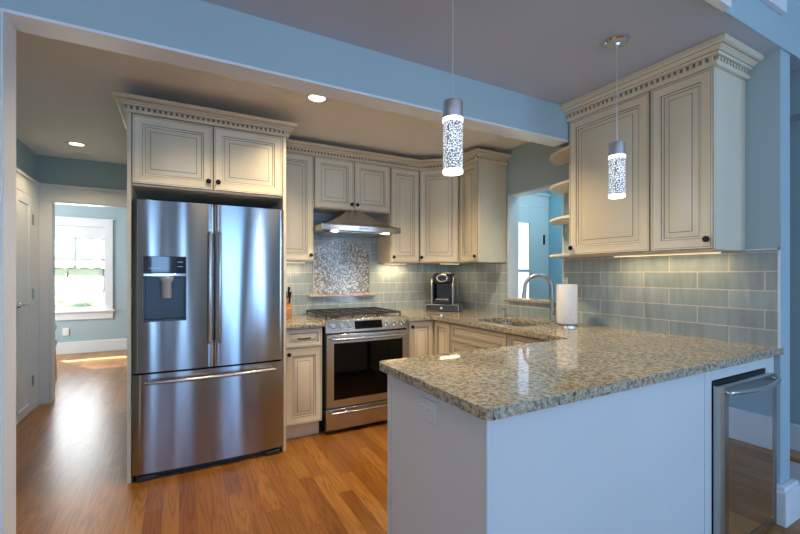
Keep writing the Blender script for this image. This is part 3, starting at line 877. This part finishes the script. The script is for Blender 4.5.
# ---- backsplash
bs = B(0.688, 2.768, YB - 0.010, YB, 0.914, 1.412).box(1.044, 1.808, YB - 0.010, YB, 1.412, 1.888).build('tile_backsplash', 'tile_x')
tag(bs, 'grey glass subway tile backsplash on the back wall behind the range', 'backsplash')
b = MB()
b.box(XR - 0.010, XR, 2.935, YB - 0.011, 0.914, 1.412); b.box(XR - 0.010, XR, 0.912, 2.935, 0.914, 1.044)
b.box(XR - 0.010, XR, 0.912, 2.262, 1.044, 1.428); b.box(XR - 0.010, XR, 2.912, 2.935, 1.072, 1.412)
bs2 = b.build('tile_backsplash', 'tile_y')
tag(bs2, 'blue grey glass subway tile backsplash on the right wall behind the sink', 'backsplash')
b = MB(); b.box(XR - 0.013, XR + 0.001, 0.905, 0.912, 0.914, 1.436); b.box(XR - 0.013, XR, 0.905, 1.05, 1.428, 1.436)
struct(b.build('trim_10', 'white'))
# mosaic panel
mp = thing('mosaic_panel', 'arched small-chip mosaic panel above the range', 'tile panel', (1.422, YB - 0.012, 1.10))
def arch(hw, h0, h1, z0=0.0, n_=16):
    pts = [(-hw, z0), (hw, z0)]
    for k in range(n_ + 1):
        u = 1 - 2 * k / n_
        pts.append((hw * u, h0 + (h1 - h0) * (1 - u * u)))
    return pts
MB().prism(arch(0.287, 0.425, 0.535), -0.008, 0.0, plane='xz').build('mosaic', 'mosaic', mp)
b = MB()
A1, A2 = arch(0.287, 0.425, 0.535)[2:], arch(0.303, 0.430, 0.553)[2:]
A1 = [(0.287, 0)] + A1 + [(-0.287, 0)]; A2 = [(0.303, 0)] + A2 + [(-0.303, 0)]
for i in range(len(A1) - 1):
    b.prism([A1[i], A2[i], A2[i + 1], A1[i + 1]], -0.018, 0.0, plane='xz')
b.build('frame', 'pencil', mp)
B(-0.34, 0.345, -0.045, 0.0, -0.022, 0.0).build('ledge', 'sillwood', mp, bevel=0.004)
b = B(0.745, 0.815, YB - 0.017, YB - 0.011, 1.16, 1.275).build('light_switch', 'plastic_w', bevel=0.002)
tag(b, 'white switch plate on the tile beside the refrigerator', 'switch')

# ================================================================== refrigerator
R0, R1 = -0.258, 0.668
fr = thing('refrigerator', 'stainless steel french-door refrigerator with water dispenser', 'refrigerator', (R0, 2.99, 0))
RW = R1 - R0
b = MB(); b.box(0.006, RW - 0.006, 0.085, 0.80, 0.03, 1.745); b.box(0.02, RW - 0.02, 0.03, 0.09, 0.0, 0.045)
b.build('cabinet_body', 'darkplastic', fr)
def bulge(x0, x1, z0, z1, X0, X1, amp=0.016, n_=28, nz=1):
    b = MB(); front = []
    for i in range(n_ + 1):
        x = x0 + (x1 - x0) * i / n_
        u = (x - X0) / (X1 - X0) * 2 - 1
        edge = min(x - x0, x1 - x)
        y = -amp * (1 - u * u) + (0.006 * (1 - edge / 0.008) ** 2 if edge < 0.008 else 0)
        front.append((x, y))
    return front
def fdoor(name, x0, x1, z0, z1, hole=None):
    fp = bulge(x0, x1, z0, z1, 0, RW)
    b = MB()
    if hole:
        hx0, hx1, hz0, hz1 = hole
        def yat(x):
            for (xa, ya), (xb, yb) in zip(fp, fp[1:]):
                if xa <= x <= xb: return ya + (yb - ya) * (x - xa) / (xb - xa)
        P1 = [p for p in fp if p[0] < hx0] + [(hx0, yat(hx0))]
        P3 = [(hx1, yat(hx1))] + [p for p in fp if p[0] > hx1]
        P2 = [(hx0, yat(hx0))] + [p for p in fp if hx0 < p[0] < hx1] + [(hx1, yat(hx1))]
        for PP, za, zb in ((P1, z0, z1), (P3, z0, z1), (P2, z0, hz0), (P2, hz1, z1)):
            b.prism([(PP[0][0], 0.08)] + PP + [(PP[-1][0], 0.08)], za, zb)
    else:
        b.prism([(fp[0][0], 0.08)] + fp + [(fp[-1][0], 0.08)], z0, z1)
    return b.build(name, 'steel', fr)
XM = RW / 2
hx = (-0.199 - R0, 0.040 - R0)
ld = fdoor('door', 0.0, XM - 0.004, 0.680, 1.765, (hx[0], hx[1], 0.998, 1.412))
rd = fdoor('door', XM + 0.004, RW, 0.680, 1.765)
fz = fdoor('freezer_drawer', 0.0, RW, 0.045, 0.668)
# dispenser
dp = thing('x', '', '') if False else None
b = MB()
b.box(hx[0], hx[1], 0.045, 0.06, 0.998, 1.412); b.box(hx[0], hx[0] + 0.006, -0.012, 0.06, 0.998, 1.412); b.box(hx[1] - 0.006, hx[1], -0.016, 0.06, 0.998, 1.412)
b.box(hx[0] + 0.006, hx[1] - 0.006, -0.016, 0.045, 0.998, 1.010)
b.build('dispenser_recess', 'recess', ld)
B(hx[0] + 0.004, hx[1] - 0.004, -0.016, 0.03, 1.305, 1.410).build('dispenser_display', 'display', ld)
B(hx[0] + 0.002, hx[1] - 0.002, -0.02, 0.04, 1.285, 1.303).build('dispenser_bar', 'chrome', ld, bevel=0.002)
xc = sum(hx) / 2
b = MB(); b.lathe([(0, 1.282), (0.045, 1.282), (0.045, 1.262), (0.032, 1.245), (0.032, 1.15), (0.028, 1.145), (0, 1.145)], (xc + 0.005, 0.012, 0), 'z', 20)
b.build('dispenser_paddle', 'plastic_grey', ld)
B(hx[0] + 0.03, hx[0] + 0.10, -0.0175, -0.016, 1.335, 1.337).build('display_mark', 'nickel', ld)
for z in (1.345, 1.375): B(hx[1] - 0.05, hx[1] - 0.02, -0.0175, -0.016, z, z + 0.003).build('display_mark', 'nickel', ld)
for d_, xx in ((ld, XM - 0.030), (rd, XM + 0.030)):
    b = MB(); b.tube([(xx, -0.06, 0.845), (xx, -0.064, 0.86), (xx, -0.064, 1.56), (xx, -0.06, 1.575)], 0.011)
    b.tube([(xx, -0.062, 0.90), (xx, -0.01, 0.90)], 0.008); b.tube([(xx, -0.062, 1.52), (xx, -0.01, 1.52)], 0.008)
    b.build('handle', 'steel2', d_)
b = MB(); pts = []
for k in range(17):
    u = k / 16 * 2 - 1
    pts.append((XM + u * 0.395, -0.045 - 0.022 * (1 - u * u), 0.622))
b.tube(pts, 0.012)
for s in (-1, 1): b.tube([(XM + s * 0.375, -0.048, 0.622), (XM + s * 0.375, -0.005, 0.622)], 0.010)
b.build('handle', 'steel2', fz)
for x in (0.03, RW - 0.13): B(x, x + 0.10, -0.005, 0.06, 0.0, 0.032).build('foot', 'darkplastic', fr, bevel=0.006)
for x in (0.02, RW - 0.10): B(x, x + 0.08, 0.02, 0.11, 1.747, 1.775).build('hinge_cover', 'darkplastic', fr, bevel=0.006)

# ================================================================== range
GX0, GX1 = 1.030, 1.792
rg_ = thing('gas_range', 'stainless steel slide-in gas range with black oven window', 'range', (GX0, 3.12, 0))
GW = GX1 - GX0
B(0.0, GW, 0.045, 0.68, 0.03, 0.895).build('body', 'darkplastic', rg_)
MB().prism([(0.0, 0.822), (0.005, 0.818), (0.09, 0.818), (0.09, 0.912), (0.052, 0.925), (0.038, 0.918)], 0, GW, plane='yz').build('control_panel', 'steel3', rg_, bevel=0.002)
dg = MB(); dg.rings(GW - 0.004, 0.592, [(0, 0.045, 0), (0, 0.0, 0), (0.004, -0.004, 0), (0.062, -0.004, 0), (0.064, 0.002, 0)], 0.002, 0.215)
od = dg.build('oven_door', 'steel3', rg_)
B(0.066, GW - 0.066, -0.003, 0.004, 0.280, 0.735).build('oven_window', 'blackglass', od)
def bar(z, par, ext=0.04, hw=GW / 2 - 0.035, r_=0.011):
    b = MB(); pts = []
    for k in range(13):
        u = k / 12 * 2 - 1
        pts.append((GW / 2 + u * hw, -ext - 0.012 * (1 - u * u), z))
    b.tube(pts, r_)
    for s in (-1, 1): b.tube([(GW / 2 + s * (hw - 0.02), -ext, z), (GW / 2 + s * (hw - 0.02), -0.002, z)], r_ * 0.9)
    return b.build('handle', 'steel2', par)
bar(0.772, od)
wd = B(0.002, GW - 0.002, 0.0, 0.045, 0.035, 0.205).build('warming_drawer', 'steel3', rg_, bevel=0.004)
bar(0.178, wd, 0.030)
# control slope: point and normal
def on_slope(x, s): return (x, 0.003 + 0.035 * s, 0.822 + 0.096 * s)
nrm = Vector((0, -0.096, 0.035)).normalized()
for x in (0.055, 0.13, 0.205, GW - 0.205, GW - 0.13, GW - 0.055):
    p = Vector(on_slope(x, 0.5)); b = MB()
    b.tube([p - nrm * 0.002, p + nrm * 0.008, p + nrm * 0.010, p + nrm * 0.034], [0.027, 0.027, 0.021, 0.019], 18)
    q = Vector((0, 0.035, 0.096)).normalized()
    k = b.build('control_knob', 'chrome', rg_)
b = MB(); a0, a1 = Vector(on_slope(0, 0.18)), Vector(on_slope(0, 0.85))
for dx0, dx1 in ((0.255, GW - 0.255),):
    v8 = []
    for x in (dx0, dx1):
        for pt in (a0, a1):
            for k in (-0.001, 0.003):
                v8.append(b.bm.verts.new((x, pt.y + nrm.y * k, pt.z + nrm.z * k)))
    for qd in ((0, 1, 3, 2), (4, 6, 7, 5), (0, 4, 5, 1), (2, 3, 7, 6), (1, 5, 7, 3), (0, 2, 6, 4)):
        b.bm.faces.new([v8[i] for i in qd])
b.build('control_display', 'blackglass', rg_)
B(-0.004, GW + 0.004, 0.055, 0.685, 0.9145, 0.925).build('cooktop', 'steel3', rg_, bevel=0.002)
for i, (x, y) in enumerate(((0.16, 0.23), (0.16, 0.52), (GW / 2, 0.37), (GW - 0.16, 0.23), (GW - 0.16, 0.52))):
    MB().lathe([(0, 0.945), (0.03, 0.945), (0.036, 0.940), (0.036, 0.934), (0.05, 0.930), (0.05, 0.925), (0, 0.925)], (x, y, 0), 'z', 20).build('burner', 'iron', rg_)
for i in range(3):
    x0 = 0.03 + i * (GW - 0.06) / 3 + 0.003; x1 = 0.03 + (i + 1) * (GW - 0.06) / 3 - 0.003
    b = MB()
    zt = 0.962
    for (xa, ya, xb, yb) in ((x0, 0.10, x1, 0.10), (x0, 0.66, x1, 0.66), (x0, 0.10, x0, 0.66), (x1, 0.10, x1, 0.66), (x0, 0.38, x1, 0.38)):
        b.box(min(xa, xb) - 0.007, max(xa, xb) + 0.007, min(ya, yb) - 0.007, max(ya, yb) + 0.007, zt - 0.014, zt)
    xm_ = (x0 + x1) / 2
    b.box(xm_ - 0.006, xm_ + 0.006, 0.107, 0.653, zt - 0.013, zt + 0.001)
    for yy in (0.23, 0.52): b.box(x0 + 0.007, x1 - 0.007, yy - 0.006, yy + 0.006, zt - 0.0135, zt + 0.0005)
    for xx in (x0, x1):
        for yy in (0.10, 0.66, 0.38): b.box(xx - 0.006, xx + 0.006, yy - 0.006, yy + 0.006, 0.925, zt - 0.014)
    b.build('grate', 'iron', rg_, bevel=0.002)

# ================================================================== hood
hx0, hx1 = 1.048, 1.802
hd_ = thing('range_hood', 'stainless steel canopy range hood with two small lamps', 'range hood', (hx0, 3.285, 0))
HW = hx1 - hx0; HD = YB - 0.012 - 3.285
b = MB()
b.box(0, HW, 0, HD, 1.674, 1.722)
b.build('rim', 'steel3', hd_, bevel=0.003)
b = MB(); prev = None
cx0, cx1, cy0 = HW / 2 - 0.055, HW / 2 + 0.055, 0.20
for k in range(13):
    u = k / 12; e_ = 1 - (1 - u) ** 1.0
    z = 1.722 + (1.886 - 1.722) * (u ** 1.35)
    x0_ = 0.0 + (cx0) * u; x1_ = HW + (cx1 - HW) * u; y0_ = cy0 * u
    cur = [b.bm.verts.new(p) for p in ((x0_, y0_, z), (x1_, y0_, z), (x1_, HD, z), (x0_, HD, z))]
    if prev:
        for j in range(4): b.bm.faces.new((prev[j], prev[(j + 1) % 4], cur[(j + 1) % 4], cur[j]))
    prev = cur
b.bm.faces.new(prev)
b.build('canopy', 'steel3', hd_)
B(0.10, HW - 0.10, 0.08, HD - 0.06, 1.668, 1.674).build('filter', 'nickel', hd_)
for x in (0.13, HW - 0.13):
    MB().lathe([(0, 1.664), (0.026, 1.664), (0.03, 1.674), (0, 1.674)], (x, 0.045, 0), 'z', 18).build('lamp', 'hoodlamp', hd_)
b = MB(); [b.lathe([(0, -0.003), (0.006, -0.003), (0.006, 0), (0, 0)], (HW / 2 - 0.03 + i * 0.02, 0, 1.698), 'y', 10) for i in range(4)]
b.build('buttons', 'darkplastic', hd_)

# ================================================================== wine cooler
wc = thing('wine_cooler', 'stainless framed glass-door wine cooler at the right end of the peninsula', 'wine cooler', (2.122, 0.93, 0))
CW = 0.545
B(0.004, CW - 0.004, 0.0, 0.55, 0.005, 0.808).build('body', 'black', wc)
cdoor = MB(); cdoor.rings(CW - 0.004, 0.762, [(0, -0.004, 0), (0, -0.042, 0), (0.003, -0.046, 0), (0.040, -0.046, 0), (0.041, -0.040, 0)], 0.002, 0.030)
cdo = cdoor.build('door_frame', 'steel3', wc)
B(0.044, CW - 0.044, -0.044, -0.039, 0.073, 0.750).build('door_glass', 'coolerglass', cdo)
b = MB(); pts = []
for k in range(17):
    u = k / 16 * 2 - 1
    pts.append((CW / 2 + u * 0.25, -0.060 - 0.040 * (1 - u * u), 0.772))
b.tube(pts, 0.010)
for s in (-1, 1): b.tube([(CW / 2 + s * 0.25, -0.062, 0.772), (CW / 2 + s * 0.25, -0.044, 0.772)], 0.010)
b.build('handle', 'chrome', cdo)
B(0.004, CW - 0.004, -0.02, 0.0, 0.0, 0.028).build('kick_grille', 'black', wc)

# ================================================================== sink, faucet
sk = thing('kitchen_sink', 'undermount stainless steel sink basin in the granite counter', 'sink', ((SX0 + SX1) / 2, (SY0 + SY1) / 2, 0.70))
cxs, cys = (SX0 + SX1) / 2, (SY0 + SY1) / 2
b = MB(); prev = None
for (sc_, z) in ((1.06, 0.177), (1.015, 0.177), (1.0, 0.165), (0.96, 0.03), (0.86, 0.008), (0.3, 0.0), (0.12, -0.004)):
    cur = [b.bm.verts.new(((x - cxs) * sc_, (y - cys) * sc_, z)) for x, y in hole]
    if prev:
        n_ = len(cur)
        for k in range(n_):
            f_ = b.bm.faces.new((prev[k], prev[(k + 1) % n_], cur[(k + 1) % n_], cur[k])); f_.smooth = True
    prev = cur
b.bm.faces.new(prev)
o = b.build('basin', 'basinsteel', sk); s_ = o.modifiers.new('solid', 'SOLIDIFY'); s_.thickness = 0.0015
MB().lathe([(0, 0.004), (0.03, 0.004), (0.04, 0.001), (0, 0.001)], (0, 0, 0), 'z', 20).build('drain', 'chrome', sk)

fa = thing('faucet', 'brushed nickel gooseneck faucet behind the sink', 'faucet', (2.635, 2.27, 0.914))
MB().lathe([(0, 0), (0.027, 0), (0.027, 0.008), (0.019, 0.014), (0.018, 0.10), (0.015, 0.11), (0, 0.11)], (0, 0, 0), 'z', 20).build('base', 'nickel', fa)
dirv = Vector((-0.70, 0.714, 0)).normalized()
pts = [Vector((0, 0, 0.10)), Vector((0, 0, 0.20)), Vector((0, 0, 0.27))]
for k in range(1, 13):
    a = PI * k / 12
    pts.append(dirv * (0.105 * (1 - math.cos(a))) + Vector((0, 0, 0.27 + 0.105 * math.sin(a))))
MB().tube(pts, 0.0145, 14).build('gooseneck', 'nickel', fa)
p = pts[-1]
MB().tube([p, p + Vector((0, 0, -0.02)), p + dirv * 0.006 + Vector((0, 0, -0.05)), p + dirv * 0.008 + Vector((0, 0, -0.085))], [0.0135, 0.015, 0.017, 0.018], 14).build('spray_head', 'nickel', fa)
MB().tube([Vector((0, 0, 0.06)), Vector((0.0, -0.03, 0.065)), Vector((-0.03, -0.06, 0.10)), Vector((-0.035, -0.065, 0.115))], [0.011, 0.009, 0.006, 0.005]).build('lever', 'nickel', fa)
sd = thing('soap_dispenser', 'small nickel soap pump at the back of the sink', 'soap dispenser', (2.66, 2.83, 0.914))
MB().lathe([(0, 0), (0.02, 0), (0.02, 0.006), (0.010, 0.012), (0.009, 0.05), (0.012, 0.052), (0.012, 0.06), (0, 0.062)], (0, 0, 0), 'z', 16).build('stem', 'nickel', sd)
MB().tube([(0, 0, 0.055), (-0.02, 0, 0.066), (-0.05, -0.01, 0.060)], [0.006, 0.005, 0.004]).build('nozzle', 'nickel', sd)

# paper towels
hp = thing('paper_towel_holder', 'chrome paper towel stand holding the white roll beside the faucet', 'paper towel holder', (2.52, 2.035, 0.914))
MB().lathe([(0, 0), (0.082, 0), (0.082, 0.010), (0.076, 0.016), (0, 0.018)], (0, 0, 0), 'z', 32).build('base', 'chrome', hp)
MB().lathe([(0, 0.018), (0.006, 0.018), (0.006, 0.335), (0.011, 0.342), (0.011, 0.355), (0, 0.362)], (0, 0, 0), 'z', 14).build('rod', 'chrome', hp)
MB().tube([(0.074, -0.02, 0.012), (0.078, -0.02, 0.03), (0.078, -0.02, 0.14)], 0.0035).build('tension_arm', 'chrome', hp)
o = MB().lathe([(0.0205, 0.0), (0.070, 0.0), (0.072, 0.004), (0.072, 0.284), (0.070, 0.288), (0.0205, 0.288), (0.0205, 0.0)], (0, 0, 0), 'z', 40).build('paper_towel_roll', 'paper', loc=(2.52, 2.035, 0.9345))
tag(o, 'white paper towel roll standing upright on its chrome stand', 'paper towel')

# coffee maker on drawer
KC = (2.462, 3.53)
pd = thing('pod_drawer', 'grey coffee pod drawer under the coffee maker in the corner', 'drawer', (KC[0], KC[1], 0.914), -PI / 4)
B(-0.175, 0.175, -0.14, 0.155, 0.004, 0.072).build('box', 'nickel', pd, bevel=0.004)
dfr = B(-0.165, 0.165, -0.150, -0.14, 0.010, 0.066).build('drawer_front', 'darkplastic', pd, bevel=0.002)
MB().lathe([(0, -0.022), (0.012, -0.022), (0.012, -0.014), (0.005, -0.01), (0.005, 0), (0, 0)], (0, -0.15, 0.038), 'y', 16).build('knob', 'chrome', dfr)
for x in (-0.15, 0.15):
    for y in (-0.11, 0.12): B(x - 0.012, x + 0.012, y - 0.012, y + 0.012, 0, 0.004).build('foot', 'black', pd)
cm = thing('coffee_maker', 'black and silver single-cup coffee maker on the pod drawer', 'coffee maker', (KC[0], KC[1], 0.9865), -PI / 4)
cm.scale = (1.13, 1.08, 1.03)
B(-0.085, 0.085, -0.12, 0.13, 0.0, 0.045).build('base', 'black', cm, bevel=0.01)
B(-0.085, 0.085, 0.0, 0.13, 0.045, 0.30).build('tower', 'black', cm, bevel=0.015)
B(-0.083, 0.083, -0.115, 0.0, 0.205, 0.315).build('brew_head', 'black', cm, bevel=0.02, seg=4)
for s in (-1, 1):
    b = MB(); b.prism([(-0.12, 0.0), (-0.09, 0.0), (0.02, 0.0), (0.10, 0.0), (0.10, 0.26), (0.02, 0.29), (-0.09, 0.26), (-0.118, 0.20)], s * 0.088, s * 0.106, plane='yz')
    b.build('side_panel', 'nickel', cm, bevel=0.006)
b = MB(); pts = [(0.048 * math.cos(a_ * PI / 10 ), -0.12, 0.262 + 0.034 * math.sin(a_ * PI / 10)) for a_ in range(21)]
b.tube(pts, 0.008); b.build('handle', 'chrome', cm)
B(-0.06, 0.06, -0.118, -0.0, 0.045, 0.055).build('drip_tray', 'nickel', cm)

# knife block + knives
kb = thing('knife_block', 'wooden knife block on the counter beside the refrigerator', 'knife block', (0.80, 3.56, 0.914))
kb_o = MB().prism([(-0.06, 0), (0.09, 0), (0.09, 0.16), (0.04, 0.18), (-0.06, 0.09)], -0.055, 0.055, plane='yz').build('block', 'blockwood', kb, bevel=0.003)
for i in range(6):
    cx_, rr = -0.037 + (i % 3) * 0.037, i // 3
    y0 = -0.025 + rr * 0.045
    z0 = 0.09 + (y0 + 0.06) / 0.10 * 0.09 + 0.012
    k = thing('kitchen_knife', ['leftmost black-handled knife in the front row of the knife block', 'middle black-handled knife in the front row of the knife block', 'rightmost black-handled knife in the front row of the knife block',
              'leftmost black-handled knife in the back row of the knife block', 'middle black-handled knife in the back row of the knife block', 'rightmost black-handled knife in the back row of the knife block'][i],
              'knife', (0.80 + cx_, 3.56 + y0, 0.914 + z0), group='knives in the block')
    hnd = MB().tube([(0, 0, 0), (0, -0.02, 0.04), (0, -0.04, 0.10)], [0.010, 0.009, 0.012], 10).build('grip', 'black', k)
    MB().lathe([(0, 0.0), (0.011, 0.0), (0.011, 0.006), (0, 0.006)], (0, 0, -0.002), 'z', 12).build('bolster', 'chrome', k)

# ================================================================== lamps
def pendant(label, x, y, length_top=ZC):
    t = thing('pendant_lamp', label, 'pendant lamp', (x, y, 1.687), group='bubble glass pendants')
    b = MB(); b.lathe([(0, 0.012), (0.0375, 0.012), (0.0375, 0.196), (0, 0.196)], (0, 0, 0), 'z', 32); b.build('glass_cylinder', 'bubble', t)
    b = MB(); b.lathe([(0, 0.0), (0.037, 0.0), (0.0385, 0.003), (0.0385, 0.012), (0, 0.0125)], (0, 0, 0), 'z', 32); b.build('lower_glow', 'glow', t)
    b = MB(); b.lathe([(0, 0.1955), (0.0385, 0.1955), (0.0385, 0.210), (0, 0.2105)], (0, 0, 0), 'z', 32); b.build('upper_glow', 'glow', t)
    b = MB(); b.lathe([(0, 0.210), (0.0395, 0.210), (0.0395, 0.270), (0.036, 0.276), (0.008, 0.278), (0.006, 0.290), (0, 0.290)], (0, 0, 0), 'z', 32); b.build('cap', 'satin', t)
    MB().tube([(0, 0, 0.288), (0, 0, ZC - 1.687 - 0.02)], 0.0019, 8).build('cord', 'cordwire', t)
    zt = ZC - 1.687
    MB().lathe([(0, zt - 0.026), (0.012, zt - 0.026), (0.015, zt - 0.018), (0.052, zt - 0.016), (0.060, zt - 0.008), (0.060, zt), (0, zt)], (0, 0, 0), 'z', 32).build('canopy', 'chrome', t)
    l = light('POINT', 'pendant_light', (x, y, 1.66), 2.0, (0.95, 0.97, 1.0), size=0.03)
pendant('bubble glass pendant lamp hanging at left over the peninsula corner', 0.925, 1.269)
pendant('bubble glass pendant lamp hanging in front of the right wall cabinet', 1.944, 1.269)

def can(x, y, label, power, zc=ZC):
    t = thing('recessed_light', label, 'ceiling light', (x, y, zc))
    MB().lathe([(0.055, -0.001), (0.078, -0.001), (0.078, -0.006), (0.070, -0.009), (0.055, -0.004), (0.055, -0.001)], (0, 0, 0), 'z', 32).build('trim_ring', 'white', t)
    MB().lathe([(0, -0.002), (0.056, -0.002), (0.056, 0.0), (0, 0.0)], (0, 0, 0), 'z', 28).build('lens', 'can', t)
    light('SPOT', 'can_spot', (x, y, zc - 0.02), power, (1.0, 0.78, 0.49), direction=(0, 0, -1), size=0.08, spot_size=math.radians(135), spot_blend=0.7)
can(0.81, 2.645, 'round recessed ceiling light in front of the refrigerator cabinet', 65)
can(-0.82, 4.63, 'round recessed ceiling light over the hall at left', 40)
can(1.75, 2.36, 'added recessed ceiling light, unseen behind the beam, brightening the sink run', 110)  # extra unseen can, added for more warm light in the kitchen
can(0.15, 2.36, 'added recessed ceiling light, unseen behind the beam, brightening the refrigerator side', 45)  # second unseen can, added to light the cabinet fronts
o = thing('smoke_detector', 'round white smoke detector on the hall ceiling', 'smoke detector', (-0.84, 5.02, ZC))
MB().lathe([(0, -0.035), (0.045, -0.035), (0.055, -0.028), (0.058, -0.012), (0.068, -0.010), (0.068, 0), (0, 0)], (0, 0, 0), 'z', 28).build('housing', 'plastic_w', o)

# under cabinet lamps
def strip(label, x0, x1, y0, y1, z, power, d='x'):
    t = thing('under_cabinet_light', label, 'strip light', ((x0 + x1) / 2, (y0 + y1) / 2, z), group=None)
    a, c = (x1 - x0) / 2, (y1 - y0) / 2
    B(-a, a, -c, c, -0.008, 0).build('housing', 'white', t)
    B(-a + .003, a - .003, -c + .003, c - .003, -0.011, -0.008).build('diffuser', 'strip', t)
    light('AREA', 'strip_area', ((x0 + x1) / 2, (y0 + y1) / 2, z - 0.013), power, (1.0, 0.70, 0.36), direction=(0, 0, -1), size=max(x1 - x0, 0.05), size_y=max(y1 - y0, 0.05))
strip('warm strip light under the peninsula wall cabinets', 2.64, 2.66, 1.12, 1.75, ZR0 - 0.0005, 1.6)
strip('warm strip light under the corner wall cabinet', 2.36, 2.60, 3.45, 3.47, ZU0 - 0.0005, 0.8)
strip('warm strip light under the narrow cabinet right of the hood', 1.84, 2.10, 3.70, 3.72, ZU0 - 0.0005, 2.2)
strip('warm strip light under the narrow cabinet beside the refrigerator', 0.74, 1.02, 3.70, 3.72, ZU0 - 0.0005, 1.2)
for x in (0.13, HW - 0.13):
    light('SPOT', 'hood_spot', (hx0 + x, 3.33, 1.66), 7, (1.0, 0.8, 0.5), direction=(0, 0.3, -1), size=0.02, spot_size=math.radians(110), spot_blend=0.6)
light('AREA', 'entry_fill_light', (3.3, 2.6, ZC - 0.03), 7, (0.55, 0.85, 1.0), direction=(0, 0, -1), size=0.4)  # unseen fill added to brighten the entry, no fixture modelled
